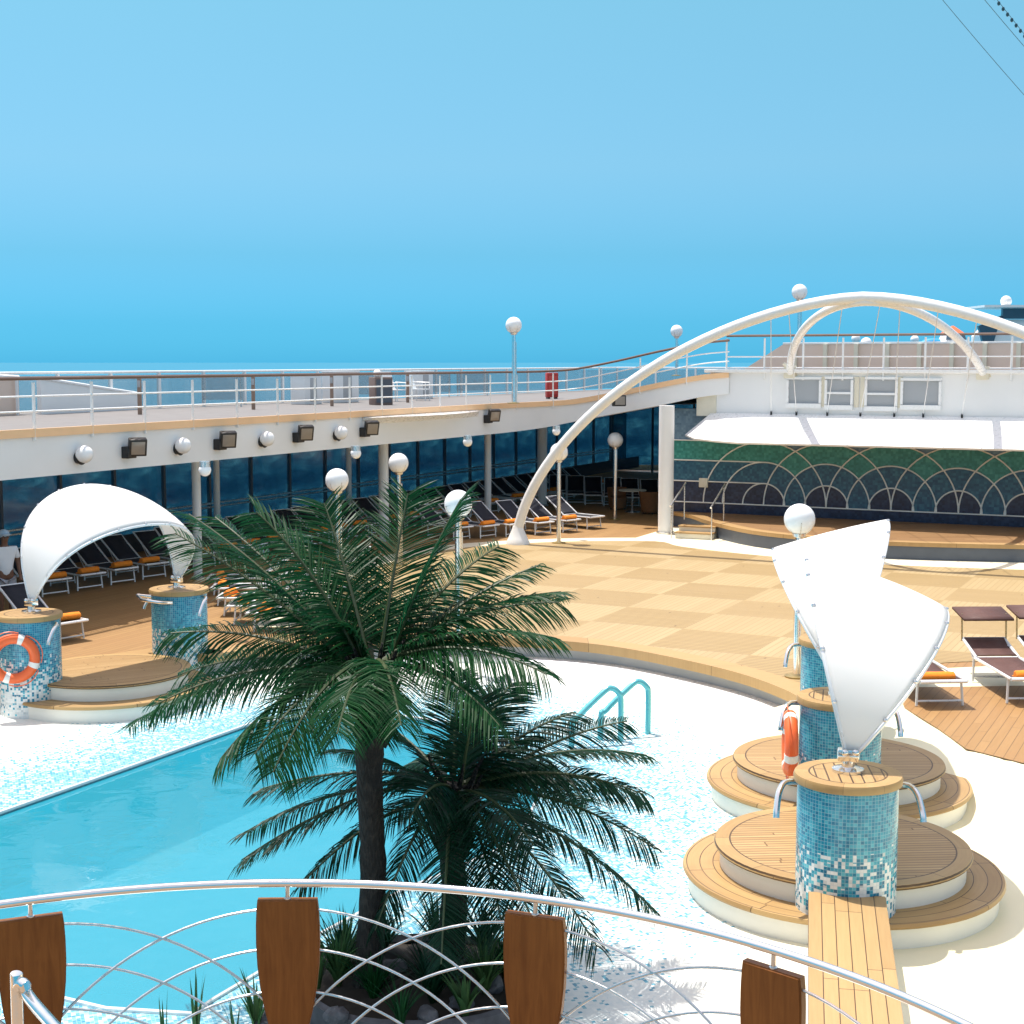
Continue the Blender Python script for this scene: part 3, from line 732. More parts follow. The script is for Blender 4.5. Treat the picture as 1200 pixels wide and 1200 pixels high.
# ------------------------------------------------------------------ stage
def on_w(px, py, t_=0):   # sight line meets the stage wall plane
    d = ray(px, py); o = V((0,0,CAMZ)); nn = V((-UA[0], -UA[1], 0)); k = (W(0, t_)-o).dot(nn)/d.dot(nn); return o+d*k
def s_of(p): return (p-W(0)).dot(V((UA[1], -UA[0], 0)))
RZW = atan2(-UA[0], UA[1])
st = thing('stage_building', 'white deckhouse over the stage with grey shuttered windows and a flared white canopy', 'deckhouse', W(0,0,0), RZW)
# local: x along wall, y = away from the pool
m = MB(); m.box((6.0,.10,4.475), (15.6,.2,1.25)); m.build('wall', WHITE, st, smooth=False)
m = MB(); m.box((5.95,.06,5.135), (15.8,.4,.10), bev=.02); m.build('cornice', WHITE2, st)
m = MB(); m.box((6.0,3.2,5.0), (15.6,6,.12)); m.build('roof_deck', DECK2, st, smooth=False)
SK = []
for i in range(33):
    k = i/32; x = -1.75+15.5*k; e = min(1, k/.09); f = 1.75*sqrt(max(0, 1-(1-e)**2))+.2
    xb = x - (1-e)*.75
    SK.append((V((x,-.012,3.90)), V((xb,-f,3.14+.10*(1-e))), V((xb,-f+.03,3.09+.10*(1-e))), V((x,-.012,3.55))))
m = MB(); m.grid([[q[j] for q in SK] for j in range(4)]); m.build('flared_canopy', WHITE2, st, angle=50)
for (xa, ya, xb, yb, n_) in [(925,445,960,473,1),(970,444.5,997,475,2),(1017,445,1049,476.5,2),(1059,446.5,1100,475,1)]:
    A, B = on_w(xa, ya), on_w(xb, yb); sa, sb = s_of(A), s_of(B); za, zb = A.z, B.z
    m = MB(); wv = sb-sa; cx = (sa+sb)/2; fr = .07
    m.box((cx,-.03,za+fr/2+.01), (wv+2*fr,.10,fr)); m.box((cx,-.03,zb-fr/2-.03), (wv+2*fr,.14,fr+.06))
    for x in (sa-fr/2, sb+fr/2): m.box((x,-.03,(za+zb)/2), (fr,.10,za-zb-.03))
    if n_ == 2: m.box((cx,-.03,(za+zb)/2-.02), (wv,.09,.06))
    f_ = m.build('window', WHITE2, st, smooth=False)
    m = MB(); m.box((cx,-.01,(za+zb)/2), (wv,.02,za-zb)); m.build('shutter', SHUT, f_, smooth=False)
for px in (965, 1004, 1011, 1055):
    s = s_of(on_w(px, 460)); m = MB(); m.box((s,-.012,4.55), (.13,.05,.86), bev=.008); m.build('pilaster', IVORY, st)
for s in (.1,.85,1.75,2.7,3.65,4.45,5.5):
    m = MB(); m.lathe([(.03,0),(.03,.12)], (s,-.09,3.86), n=8); m.build('cable_anchor', BLACK, st)
m = MB(); m.box((-1.9,.55,4.15), (.6,1.2,.7)); m.build('end_wall', IVORY, st, smooth=False)

mw = thing('mosaic_wall', 'curved scale pattern mosaic wall in green, teal and navy under the white canopy', 'mosaic wall', W(0,-.30,0), RZW)
NAVY = m_wall_mosaic('navy_mosaic', [(.008,.014,.040,1), (.016,.028,.070,1), (.035,.058,.11,1)])
TEALM = m_wall_mosaic('blue_mosaic', [(.014,.07,.13,1), (.026,.115,.18,1), (.06,.21,.27,1)])
GREENM = m_wall_mosaic('green_mosaic', [(.025,.19,.155,1), (.045,.27,.22,1), (.10,.40,.33,1)])
GREYM = m_wall_mosaic('grey_blue_mosaic', [(.10,.17,.24,1), (.15,.24,.32,1), (.22,.32,.38,1)])
m = MB(); m.box((5.0,.1,2.4), (16.4,.2,3.2)); m.build('backing', GREYM, mw, smooth=False)
BZ = 1.18; RB, RM, RS = 1.87, 1.27, .64
c0 = s_of(on_w(965, 600)); CX = [c0+RB*i for i in range(-1, 5)]
def disc_poly(cx, r, x0=None, n=28): return [(cx+r*cos(pi*k/n), BZ+r*sin(pi*k/n)) for k in range(n+1)]
def lay(name, r, y, mat):
    m = MB()
    top = BZ+r; x0 = -3.1
    for i, cx in enumerate(CX):
        m.extr(disc_poly(cx, r), Matrix.Translation((0, y-.0015*(i % 2), 0)), .004)
    m.extr([(x0, BZ), (CX[0], BZ), (CX[0], top), (x0, top)], Matrix.Translation((0, y-.003, 0)), .004)
    return m.build(name, mat, mw, smooth=False)
lay('green_scales', RB, -.006, GREENM); lay('blue_scales', RM, -.014, TEALM); lay('navy_scales', RS, -.022, NAVY)
m = MB(); m.box((5.0,-.02,BZ-.18), (16.4,.05,.36)); m.build('base_band', NAVY, mw, smooth=False)
TRIM = simple('pale_bronze_trim', (.86,.84,.78,1), .45, 0)
for cx in CX:
    for r in (RB, RM, RS):
        m = MB(); m.tube([(x, -.034, z) for x, z in disc_poly(cx, r)], .022, 6); m.build('arc_trim', TRIM, mw)
for r in (RB, RM, RS): m = MB(); m.tube([(-3.1,-.034,BZ+r), (CX[0],-.034,BZ+r)], .02, 6); m.build('line_trim', TRIM, mw)
m = MB(); m.tube([(-3.1,-.05,BZ), (13,-.05,BZ)], .02, 6); m.build('line_trim', TRIM, mw)
m = MB(); m.box((s_of(on_w(821,585)),-.05,1.78), (.28,.07,.28), bev=.02); m.build('wall_socket', IVORY, mw)

stg = thing('stage_platform', 'low curved stage of dark teak with a light nosing in front of the mosaic wall', 'stage')
SE = smooth_poly([at(x, y, .88) for x, y in [(790,600),(812,604),(833,611),(883,622),(960,630),(1040,635),(1200,639),(1330,640)]], 4)
back = [W(9.5,-.25), W(-3.4,-.25)]
m = MB(); m.prism([p.xy for p in SE]+[p.xy for p in back], .50, .88)
STGW = m_planks('stage_teak', (.20,.105,.04,1), (.32,.18,.075,1), (.09,.045,.018,1), .14, 2.4, 'x')
m.v = m.v; m.build('floor', STGW, stg, smooth=False)
m = MB(); o1 = offset(SE, -.06); o2 = offset(SE, .28)
m.grid([[p+V((0,0,.012)) for p in o2], [p+V((0,0,.012)) for p in o1], [p+V((0,0,-.09)) for p in o1], [p+V((0,0,-.09)) for p in offset(SE, .02)]]); m.build('nosing', RIMW, stg, angle=30)
m = MB(); m.grid([[p+V((0,0,-.05)) for p in offset(SE, -.02)], [V((p.x,p.y,D-.01)) for p in offset(SE, -.02)]]); m.build('riser', DKBLUE, stg)
# steps and their rails
sp_ = at(812, 632, D); stp = thing('stage_steps', 'small white and teak steps up to the left end of the stage', 'steps', sp_, -.42)
for i, (y0, h) in enumerate([(0,.15),(.34,.30)]):
    m = MB(); m.box((0,y0+.22,h/2), (1.05,.42,h), bev=.01); q = m.build('step', IVORY, stp)
    m = MB(); m.box((0,y0+.21,h+.02), (1.09,.46,.035), bev=.008); m.build('tread', RIMW, q)
for j, (dx, lab) in enumerate([(-.62,'slim steel handrail on the left side of the stage steps'),(.55,'slim steel handrail on the right side of the stage steps')]):
    th = thing('step_handrail', lab, 'handrail', sp_, -.42, 'handrails of the stage steps')
    m = MB(); m.tube([(dx,-.15,.92),(dx,1.25,1.48)], .028, 8); m.build('rail', STEEL, th)
    m = MB(); m.tube([(dx,-.05,0),(dx,-.05,.95)], .02, 8); m.build('post', STEEL, th); m = MB(); m.tube([(dx,1.15,.42),(dx,1.15,1.43)], .02, 8); m.build('post', STEEL, th)

# windbreak on the stage roof and what stands behind it
wr = thing('roof_windbreak', 'beige panelled windbreak with pale ribs across the stage roof behind the railing', 'windbreak', W(0,-2.4,0), RZW)
m = MB(); m.extr([(-1.7,5.06),(13,5.06),(13,5.93),(-.3,5.93)], Matrix.Identity(4), .1); m.build('panel', BEIGE, wr, smooth=False)
m = MB(); m.box((6.4,.05,5.96), (13.4,.16,.06), bev=.01); m.build('coping', WHITE2, wr)
for i in range(14): m = MB(); m.box((.1+i*.93,-.06,5.5), (.12,.11,.86)); m.build('rib', IVORY, wr, smooth=False)

# white arches
arch = thing('big_white_arch', 'huge white tubular arch spanning from the dance floor edge over the stage', 'arch', (.116,40.5,D), atan2(-UA[0], UA[1]))
def archpt(s): 
    k = abs(s-9.3)/9.3; return V((s, 0, 6.5*max(0, 1-k**1.68)**(1/1.68)))
ss = [9.3*(1-cos(pi*i/64)) for i in range(65)]
AP = [archpt(s) for s in ss]; AP[0].z = .1; AP[-1].z = .1
m = MB(); m.tube(AP, [.12]+[.136]*63+[.12], 16); m.build('tube', WHITE2, arch)
for x in (0, 18.6):
    m = MB(); m.lathe([(.33,0),(.33,.05),(.27,.16),(.16,.42),(.14,.5)], (x+(.05 if x < 1 else -.05),0,0), n=20); m.build('foot', WHITE, arch)
A0, A1 = on_w(926, 436), on_w(1152, 437); PK = V((.116,40.5,D)) + Matrix.Rotation(atan2(-UA[0], UA[1]), 3, 'Z') @ (archpt(9.4)+V((0,.0,-.1)))
mid = (A0+A1)/2
a2 = thing('small_white_arch', 'smaller white arch leaning from the stage roof up to the big arch', 'arch', mid, 0)
axv = (A1-A0)/2; upv = PK-mid
m = MB(); e0 = R(24); an = [pi-e0-(pi-2*e0)*i/40 for i in range(41)]; pts = [axv*(cos(q)/cos(e0))+upv*((sin(q)-sin(e0))/(1-sin(e0))) for q in an]; m.tube(pts, .108, 14); m.build('tube', WHITE2, a2)
for k in (-1, 1):
    m = MB(); q = axv*k; m.box(q+V((0,0,.0)), (.34,.2,.36), RZW, bev=.03); m.tube([q+V((-.2,.0,.25)), q+V((.2,-.05,-.1))], .05, 8); m.build('bracket', IVORY, a2)
cables = [(.1,(900,366)),(.85,(918,362)),(1.75,(988,357)),(2.7,(1023,353)),(3.65,(1058,353)),(4.45,(1094,358)),(5.5,(1130,366))]
for i, (s, (px, py)) in enumerate(cables):
    a = W(s, .1, 3.95); d = AP[0]
    # top end hangs from the big arch
    best = min((V((.116,40.5,D)) + Matrix.Rotation(RZW, 3, 'Z') @ q for q in AP), key=lambda q: abs(600+F*q.x/q.y-px))
    th = MB(); th.tube([a, best], .011, 5); o = th.build('stay_cable', simple('cable_pale', (.6,.62,.63,1), .4) if i == 0 else bpy.data.materials['cable_pale'])
    tag(o, f'thin stay wire below the big arch, {ORD[i]} from the left', 'cable', 'stay wires of the arch')

# ------------------------------------------------------------------ globe lamps
def make_lamp(h):
    th = thing('globe_lamp', '', 'lamp')
    m = MB(); m.tube([(0,0,0),(0,0,h-.24)], .062, 16); m.tube([(.07,0,0),(.07,0,h-.5)], .02, 8); m.build('pole', CHROME, th)
    m = MB(); m.lathe([(.19,0),(.19,.02),(.07,.045)], n=24); m.build('base_plate', simple('brass_plate', (.45,.32,.12,1), .35, .8), th)
    m = MB(); m.lathe([(.045,h-.30),(.10,h-.27),(.11,h-.225),(.05,h-.215)], n=20); m.build('collar', STEEL, th)
    m = MB(); m.sphere((0,0,h), .243, 32); g_ = m.build('globe', GLOBE, th)
    m = MB()
    for k in range(3):
        a = k*pi/3; pts = []
        for j in range(13):
            th_ = -1.15+2.3*j/12; q = V((sin(th_)*.247, .0, -cos(th_)*.247)); 
            q = Matrix.Rotation(.28, 3, 'Y') @ q; pts.append(V((0,0,h))+Matrix.Rotation(a, 3, 'Z') @ q)
        m.tube(pts, .0035, 5)
    m.build('cage', STEEL, g_)
    return th
LH = 2.5; lamp = make_lamp(LH)
LS = [((395,563),'globe lamp on a chrome pole rising behind the crown of the left palm'),((467,543),'globe lamp partly hidden by the top fronds, second from the left'),((537,591),'globe lamp on the dance floor edge with striped frond shadow, right of the palm crown'),((655,530),'globe lamp standing beside the foot of the big white arch'),((721,516),'globe lamp in the shade near the wicker chairs'),((937,609),'globe lamp behind the twisted white sails on the right')]
for i, ((px, py), lab) in enumerate(LS):
    p = at(px, py, D+LH); loc = (p.x, p.y, D+.008)
    if i == 0: o = lamp; o.location = loc; o['label'] = lab; o['group'] = 'globe lamps round the pool deck'
    else: dup(lamp, loc, .3*i, lab, 'globe lamps round the pool deck')
for (px, py, dpx, zb, lab) in [(602,381,19,ZU,'globe lamp on the upper deck railing standing tall against the sky'),(793,388,14.3,4.85,'globe lamp on the rising gallery seen above the big arch'),(937,342,18,5.1,'tallest globe lamp on the stage roof above the arches')]:
    Y = .486*F/dpx; p = atY(px, py, Y); h = p.z-zb
    o = make_lamp(h); o.location = (p.x, p.y, zb); o['label'] = lab; o['group'] = 'globe lamps on the upper deck'
for (px, py, dpx, lab) in [(1003,397,10.5,'small distant globe lamp behind the roof windbreak, leftmost of four'),(1015,402,13,'distant globe lamp half hidden by the roof windbreak, lowest of four'),(1072,398,10,'small distant globe lamp left of the orange roofed boat'),(1163,399,10,'small distant globe lamp right of the small arch')]:
    Y = .486*F/dpx; p = atY(px, py, Y); o = make_lamp(1.9); o.location = (p.x, p.y, p.z-1.9); o['label'] = lab; o['group'] = 'distant globe lamps behind the stage roof'

# things far behind the stage roof
fn = thing('white_deckhouse', 'distant white deckhouse with dark slanted windows at the right edge', 'deckhouse', atY(1180,402,80))
m = MB(); m.extr([(-1.0,-1.2),(4.5,-1.2),(4.5,1.25),(-.2,1.25),(-1.0,.4)], Matrix.Identity(4), 3); m.build('wall', WHITE2, fn, smooth=False)
m = MB(); m.extr([(-1.3,-.1),(-.75,.1),(-.5,1.05),(-.25,1.5),(-1.6,.9)], Matrix.Translation((0,-.2,0)), .3); m.build('window', DARKW, fn, smooth=False)
m = MB(); m.box((.5,-.1,1.55), (1.7,.3,.55)); m.build('window', DARKW, fn, smooth=False)
m = MB(); m.box((1.6,1,1.92), (6.2,3.6,.12)); m.build('roof', WHITE2, fn, smooth=False)
m = MB(); m.sphere((-.15,-.1,2.2), .3, 14); m.build('dome', WHITE2, fn)
bt = thing('tender_boat', 'small white boat with orange peaked roof and dark windows behind the roof windbreak', 'boat', atY(1116,403,62))
m = MB(); m.lathe([(.5,-.6),(.72,-.1),(.75,.1)], n=16); m.build('hull', WHITE2, bt)
m = MB(); m.lathe([(.62,.1),(.45,.42)], n=8); m.build('cabin', WHITE, bt)
m = MB(); m.lathe([(.50,.40),(.52,.43),(.04,.74)], n=8); m.build('roof', RINGO, bt)
for a in (-2.1,-1.5,-.9): m = MB(); m.box((0,0,0), (.22,.03,.2), M=Matrix.Translation((cos(a)*.54,sin(a)*.54,.26)) @ Matrix.Rotation(a+pi/2,4,'Z') @ Matrix.Rotation(R(-25),4,'X')); m.build('window', DARKW, bt, smooth=False)
m = MB(); m.sphere((0,0,0), .5, 14, (1,.5,.4)); o = m.build('blue_cover', BLUET); o.location = atY(1093,402,62); tag(o, 'small blue tarpaulin heap left of the orange roofed boat', 'tarpaulin')

# rigging at the upper right
for i, (a, c, lab) in enumerate([((1040,-78),(1330,252),'lower thin rigging wire crossing the upper right corner of the sky'),((1090,-78),(1330,195),'middle thin rigging wire in the upper right corner')]):
    p, q = atY(*a, 30), atY(*c, 34); m = MB(); m.tube([p.lerp(q, k/12)+V((0,0,-.12*sin(pi*k/12))) for k in range(13)], .0065, 5); tag(m.build('rigging_wire', CABLE), lab, 'cable', 'rigging wires overhead')
lt = thing('light_string', 'string of small dark bulbs on a wire in the top right corner', 'light string'); p, q = atY(1120,-62,30), atY(1330,205,34)
m = MB(); m.tube([p.lerp(q, k/12) for k in range(13)], .006, 5); m.build('wire', CABLE, lt); f0 = None
for k in range(44):
    if f0 is None: m = MB(); m.sphere((0,0,-.03), .035, 8, (1,1,1.3)); f0 = m.build('bulb', simple('dark_bulb', (.02,.06,.08,1), .3), lt); o = f0
    else: o = f0.copy(); COL.objects.link(o); o.parent = lt
    o.location = p.lerp(q, (k+.5)/44)

# ------------------------------------------------------------------ mosaic pillars, platforms, shade sails
PT_H = 1.55
PILL = {'L1': (V((-7.45,22.75,0)), 'mosaic pillar at the left edge carrying an orange lifebuoy'), 'L2': (V((-5.7,25.3,0)), 'mosaic pillar under the right end of the left white arch shade'),
        'P1': (V((3.165,13.75,0)), 'nearest mosaic pillar on the right with white fading base'), 'P2': (V((3.81,17.0,0)), 'second mosaic pillar on the right, half hidden behind the white sail'), 'P3': (V((4.52,20.6,0)), 'farthest mosaic pillar on the right at the end of the dance floor edge')}
def make_pillar(k, rz):
    c, lab = PILL[k]; th = thing('mosaic_pillar', lab, 'pillar', c, rz, 'mosaic pillars round the pool')
    m = MB(); m.lathe([(.47,-.08),(.47,PT_H-.07)], n=64); m.build('shaft', PILM, th)
    m = MB(); m.lathe([(.48,PT_H-.085),(.502,PT_H-.075),(.507,PT_H-.03),(.495,PT_H),(.0001,PT_H+.002)], n=56); m.build('cap', CAPM, th)
    for sgn in (-1, 1):
        pts = [(sgn*.47,.10,PT_H-.13),(sgn*.58,.06,PT_H-.13),(sgn*.64,-.05,PT_H-.19),(sgn*.67,-.16,PT_H-.33),(sgn*.675,-.19,PT_H-.40)]
        m = MB(); m.tube(smooth_poly(pts, 5), .030, 10); m.build('grab_bar', CHROME, th)
    return th
for k, rz in (('L1',-.6),('L2',-.6),('P1',-.1),('P2',-.22),('P3',-.22)): make_pillar(k, rz)
m = MB(); m.tube([(-.42,-.24,PT_H-.16),(-.60,-.40,PT_H-.13),(-.30,-.56,PT_H-.16),(.15,-.52,PT_H-.17),(.3,-.42,PT_H-.17)], .03, 10); o = m.build('grab_bar', CHROME, [q for q in bpy.data.objects if q.name.startswith('mosaic_pillar') and q['label'] == PILL['L2'][1]][0])

for nm, c, rz, lab in [('n', V((3.37,14.86,0)), .06, 'nearest round two step teak platform on the right'), ('f', V((4.04,18.12,0)), .0, 'round two step teak platform behind the nearest one on the right'), ('l', V((-6.45,23.55,0)), .55, 'round two step teak platform under the left white arch shade')]:
    th = thing('round_platform', lab, 'platform', c, rz, 'round teak platforms by the pool')
    R1, R2 = 1.60, 1.28
    m = MB(); m.lathe([(R1-.05,-.06),(R1-.05,.205)], n=72); q = m.build('lower_step', CREAMW, th)
    m = MB(); m.lathe([(R1-.045,.200),(R1,.205),(R1+.012,.225),(R1,.255),(.0001,.257)], n=72); m.build('ring_boards', LODISC, q)
    m = MB(); m.lathe([(R2-.05,.25),(R2-.05,.455)], n=72); q = m.build('upper_step', CREAMW, th)
    m = MB(); m.lathe([(R2-.045,.450),(R2,.455),(R2+.012,.475),(R2,.505),(.0001,.507)], n=72); m.build('round_planks', UPDISC, q)

def canopy(lab, Pa, Pb, pa, pb, bulge, ex=.86, zb=PT_H):
    a = (Pb-Pa); L_ = a.length; ax = a.normalized(); nn = V((ax.y, -ax.x, 0)); mid = (Pa+Pb)/2+V((0,0,zb+.10))
    th = thing('shade_sail', lab, 'shade sail', mid); h = L_/2-.05
    ra, rb = V(pa), V(pb); a0 = atan2(ra.x, ra.y); b0 = atan2(rb.x, rb.y)
    def pol(w_):
        q = ra.lerp(rb, w_); return q*(1+bulge*4*w_*(1-w_))
    def pt(i, n, w_, off=0):
        tt = pi*i/n; p = pol(w_); s = -cos(tt)*h*(1+.13*sin(tt)); q = sin(tt)**ex if 0 < i < n else 0
        sag = 1-.04*sin(pi*w_)*0
        return ax*s + nn*(p.x*q*sag) + V((0,0,p.y*q*sag))
    n = 40
    m = MB(); m.grid([[pt(i, n, w_/14) for i in range(n+1)] for w_ in range(15)])
    o = m.build('cloth', SAIL, th, angle=180); md = o.modifiers.new('thickness', 'SOLIDIFY'); md.thickness = .012; md.offset = 0
    for w_ in (0, 1):
        m = MB(); m.tube([pt(i, n, w_)+V((0,0,-.02)) for i in range(n+1)], .020, 10); tb = m.build('edge_tube', ALU, th)
        m = MB(); m.sphere((0,0,0), .025, 8); cl = None
        for i in range(4, n-3, 4):
            if cl is None: cl = oc = m.build('clamp', STEEL, tb)
            else: oc = cl.copy(); COL.objects.link(oc)
            oc.location = pt(i, n, w_)
    for sg_ in (-1, 1):
        q = ax*(h*sg_); m = MB(); m.lathe([(.15,-.10),(.15,-.07),(.06,-.05),(.055,.05)], q, n=20); m.box(q+V((0,0,.06)), (.12,.2,.12), atan2(ax.y, ax.x), bev=.02)
        for k in (-.05,.05): m.sphere(q+V((k,-.08,.10)), .035, 10)
        m.build('pivot_fitting', CHROME, th)
    return th
canopy('big white arched shade sail bridging the two left mosaic pillars', PILL['L1'][0], PILL['L2'][0], (-.50,1.76), (.95,1.20), .08, .74)
canopy('near white shade sail seen end on above the nearest right pillar', PILL['P1'][0], PILL['P2'][0], (-.42,1.69), (1.0,1.22), .045, .94)
canopy('farther white shade sail leaning left behind the near one', PILL['P2'][0], PILL['P3'][0], (-.84,1.36), (.58,1.76), .015, .94)

# lifebuoys
def lifebuoy(loc, rot, lab):
    th = thing('lifebuoy', lab, 'lifebuoy', loc, 0, 'lifebuoys on the pillars'); th.rotation_euler = rot
    m = MB(); Rm, rr = .305, .078
    for k in range(4):
        a0 = k*pi/2+.12; m.tube([(Rm*cos(a0+i*(pi/2-.24)/12), 0, Rm*sin(a0+i*(pi/2-.24)/12)) for i in range(13)], rr, 14)
    m.build('ring', RINGO, th)
    for k in range(4):
        a0 = k*pi/2-.13; m = MB(); m.tube([(Rm*cos(a0+i*.26/5), 0, Rm*sin(a0+i*.26/5)) for i in range(6)], rr+.004, 14); m.build('white_band', RINGW, th)
    m = MB(); 
    for k in range(4):
        a0 = k*pi/2+.15; m.tube([((Rm+.095+.03*sin(pi*i/8))*cos(a0+i*(pi/2-.3)/8), -.03, (Rm+.095+.03*sin(pi*i/8))*sin(a0+i*(pi/2-.3)/8)) for i in range(9)], .008, 5)
    m.build('grab_rope', RINGO, th)
p = atY(16, 772, 22.20); lifebuoy(p, (0, .35, .30), 'orange lifebuoy with white bands hung on the left edge pillar')
p = PILL['P2'][0]+V((-.60,-.10,1.02)); lifebuoy(p, (0, .3, R(-97)), 'orange lifebuoy seen edge on at the side of the second right pillar')

# pool ladder
ld = thing('pool_ladder', 'pair of curved steel pool ladder rails standing at the far side of the pool', 'pool ladder', at(716,866,0))
for px, py, ex in [(680,866,0),(752,866,0)]: pass
def hoop(xa, za):
    return smooth_poly([V((xa-.58,-.25,-.9)), V((xa-.58,-.25,.28)), V((xa-.50,-.20,.42)), V((xa-.12,0,.74)), V((xa,.05,.78)), V((xa+.10,.08,.70)), V((xa+.13,.1,.58)), V((xa+.13,.1,0))], 6)
for dx, dy in ((.0,-.22),(.43,.22)):
    m = MB(); m.tube([q+V((dx,dy,0)) for q in hoop(0,0)], .042, 12); m.build('rail', TEAL, ld)
for z in (-.25,-.55): m = MB(); m.tube([V((-.58,-.47,z)), V((-.15,-.03,z))], .03, 8); m.build('rung', TEAL, ld)

# teak topped wall running from the nearest pillar towards the balcony
bw = thing('bench_wall', 'low white wall with a teak plank top leading from the nearest pillar to the balcony', 'bench', (3.09,13.36,0), -.195)
m = MB(); m.box((0,-2.6,.23), (.62,5.2,.46), bev=.01); m.build('wall', WHITE, bw)
m = MB(); m.box((0,-2.6,.485), (.70,5.24,.05), bev=.012); m.build('plank_top', m_planks('bench_teak', (.36,.22,.085,1), (.48,.31,.135,1), TK_G, .118, 1.7, 'y', .07), bw)

# ------------------------------------------------------------------ loungers and towels
def make_lounger(fab, visor=False, name='sun_lounger', SLN=1.12, BY=1.84, BZ_=.86):
    th = thing(name, '', 'sun lounger'); W2 = .31; KB = (BY-SLN)/.70; KZ = (BZ_-.37)/.61
    bx = lambda y: [V((s_*W2, y, .36)) for s_ in (-1, 1)]
    m = MB()
    hd = V((0,1.80,.98))
    for s_ in (-1, 1): m.tube([(s_*W2,0,.36),(s_*W2,SLN,.36)], .022, 8); 
    m.tube([(-W2,0,.36),(W2,0,.36)], .026, 8, flat=1.3); m.tube([(-W2,SLN,.36),(W2,SLN,.36)], .02, 8)
    m.build('frame', ALU, th)
    m = MB()
    for s_ in (-1, 1): m.tube([(s_*(W2-.01),SLN-.02,.37),(s_*(W2-.01),BY,BZ_)], .022, 8)
    m.tube([(-W2,BY,BZ_),(W2,BY,BZ_)], .02, 8); br = m.build('backrest_frame', ALU, th)
    m = MB(); m.grid([[(x, SLN+.01+.66*KB*k/8, .385+.585*KZ*k/8-.03*sin(pi*k/8)) for x in (-W2+.025, -.1, .1, W2-.025)] for k in range(9)]); o = m.build('backrest', fab, th); o.modifiers.new('t', 'SOLIDIFY').thickness = .012
    m = MB(); m.grid([[(x, .03+(SLN-.04)*k/8, .372-.035*sin(pi*k/8)) for x in (-W2+.025, -.1, .1, W2-.025)] for k in range(9)]); o = m.build('seat', fab, th); o.modifiers.new('t', 'SOLIDIFY').thickness = .012
    for y in (.16, SLN+.10):
        m = MB(); m.tube([(-W2+.02,y,.35),(-W2+.0,y-.03,.012),(-W2+.005,y-.03,.03),(-W2+.02,y,.35)][:2], .018, 8); m.tube([(W2-.02,y,.35),(W2-.0,y-.03,.012)], .018, 8); m.tube([(-W2,y-.026,.075),(W2,y-.026,.075)], .016, 8); m.build('leg', ALU, th)
    m = MB(); m.tube([(-W2+.02,SLN+.1,.30),(-W2+.03,SLN+.44*KB,.37+.38*KZ)], .011, 6); m.tube([(W2-.02,SLN+.1,.30),(W2-.03,SLN+.44*KB,.37+.38*KZ)], .011, 6); m.build('strut', ALU, th)
    if visor:
        bt_ = simple('brass_tube', (.55,.42,.22,1), .3, .7)
        for s_ in (-1, 1): m = MB(); m.tube([(s_*(W2+.01),BY-.03,BZ_-.03),(s_*(W2+.01),BY,BZ_+.36)], .014, 8); m.build('visor_arm', bt_, th)
        m = MB(); m.grid([[(x, BY-.22+.55*k/4, BZ_+.32+.09*k/4) for x in (-.36,0,.36)] for k in range(5)]); o = m.build('visor', fab, th); o.modifiers.new('t', 'SOLIDIFY').thickness = .03
    return th
def make_towel():
    m = MB(); L_ = .21
    prof = [(.001,-L_),(.045,-L_),(.062,-L_+.012),(.066,-L_*.4),(.064,0),(.067,L_*.5),(.062,L_-.012),(.045,L_),(.001,L_)]
    m.lathe(prof, n=16, M=Matrix.Diagonal((1,1,.85,1)) @ Matrix.Rotation(pi/2, 4, 'Y'))
    m.box((0,.05,-.038), (.40,.12,.03), bev=.012)
    return m.build('rolled_towel', ORANGE)
nl = make_lounger(NAVYF); bl = make_lounger(BROWNF, True, 'sun_lounger', 1.42, 2.0, .53); bl.scale = (1.1,1.1,1.1); tw = make_towel(); tw.scale = (1.2,1.25,1.25); used = set()
def put(proto, foot, ang, lab, grp, towel=True, tlab=None, tgrp=None):
    loc = (foot.x, foot.y, D+.004); rz = ang+random.uniform(-.05,.05)
    if proto.name not in used: used.add(proto.name); o = proto; o.location = loc; o.rotation_euler = (0,0,rz); o['label'] = lab; o['group'] = grp
    else: o = dup(proto, loc, rz, lab, grp)
    if towel:
        q = Matrix.Rotation(rz, 3, 'Z') @ V((random.uniform(-.06,.06), .14+random.uniform(0,.12), .43)); tl = V(loc)+q
        if 'tw' not in used: used.add('tw'); t_ = tw
        else: t_ = tw.copy(); COL.objects.link(t_)
        t_.location = tl; t_.rotation_euler = (0, 0, rz+random.uniform(-.12,.12)); tag(t_, tlab, 'towel', tgrp)
ANG = atan2(.62, -.78)+pi/2-pi   # foot looks towards the pool
def foot_ang(fx, fy): return atan2(fy, fx)+pi/2      # local -y is the foot
for i in range(30):
    s = 3.7+i*.98; t_ = -2.2+.02*i; 
    if i < 5: t_ = -2.2+.07*i
    p = G(s, t_)
    put(nl, p, foot_ang(.74,-.67), f'dark lounger, {ORD[i]} from the left in the long shaded row', 'dark loungers in the long shaded row', i not in (4, 9, 13, 18, 21, 26),
        f'rolled orange towel, {ORD[i]} from the left in the long shaded row', 'towels on the long shaded row')
for i, (px, py) in enumerate([(545,637),(576,635),(606,633),(640,631),(672,628),(700,624)]):
    p = at(px, py-4, D); put(nl, p, foot_ang(.70,-.71), f'dark lounger by the foot of the big arch, {ORD[i]} from the left', 'dark loungers near the foot of the arch', i != 5,
        f'rolled orange towel by the foot of the big arch, {ORD[i]} from the left', 'towels on the loungers near the arch')
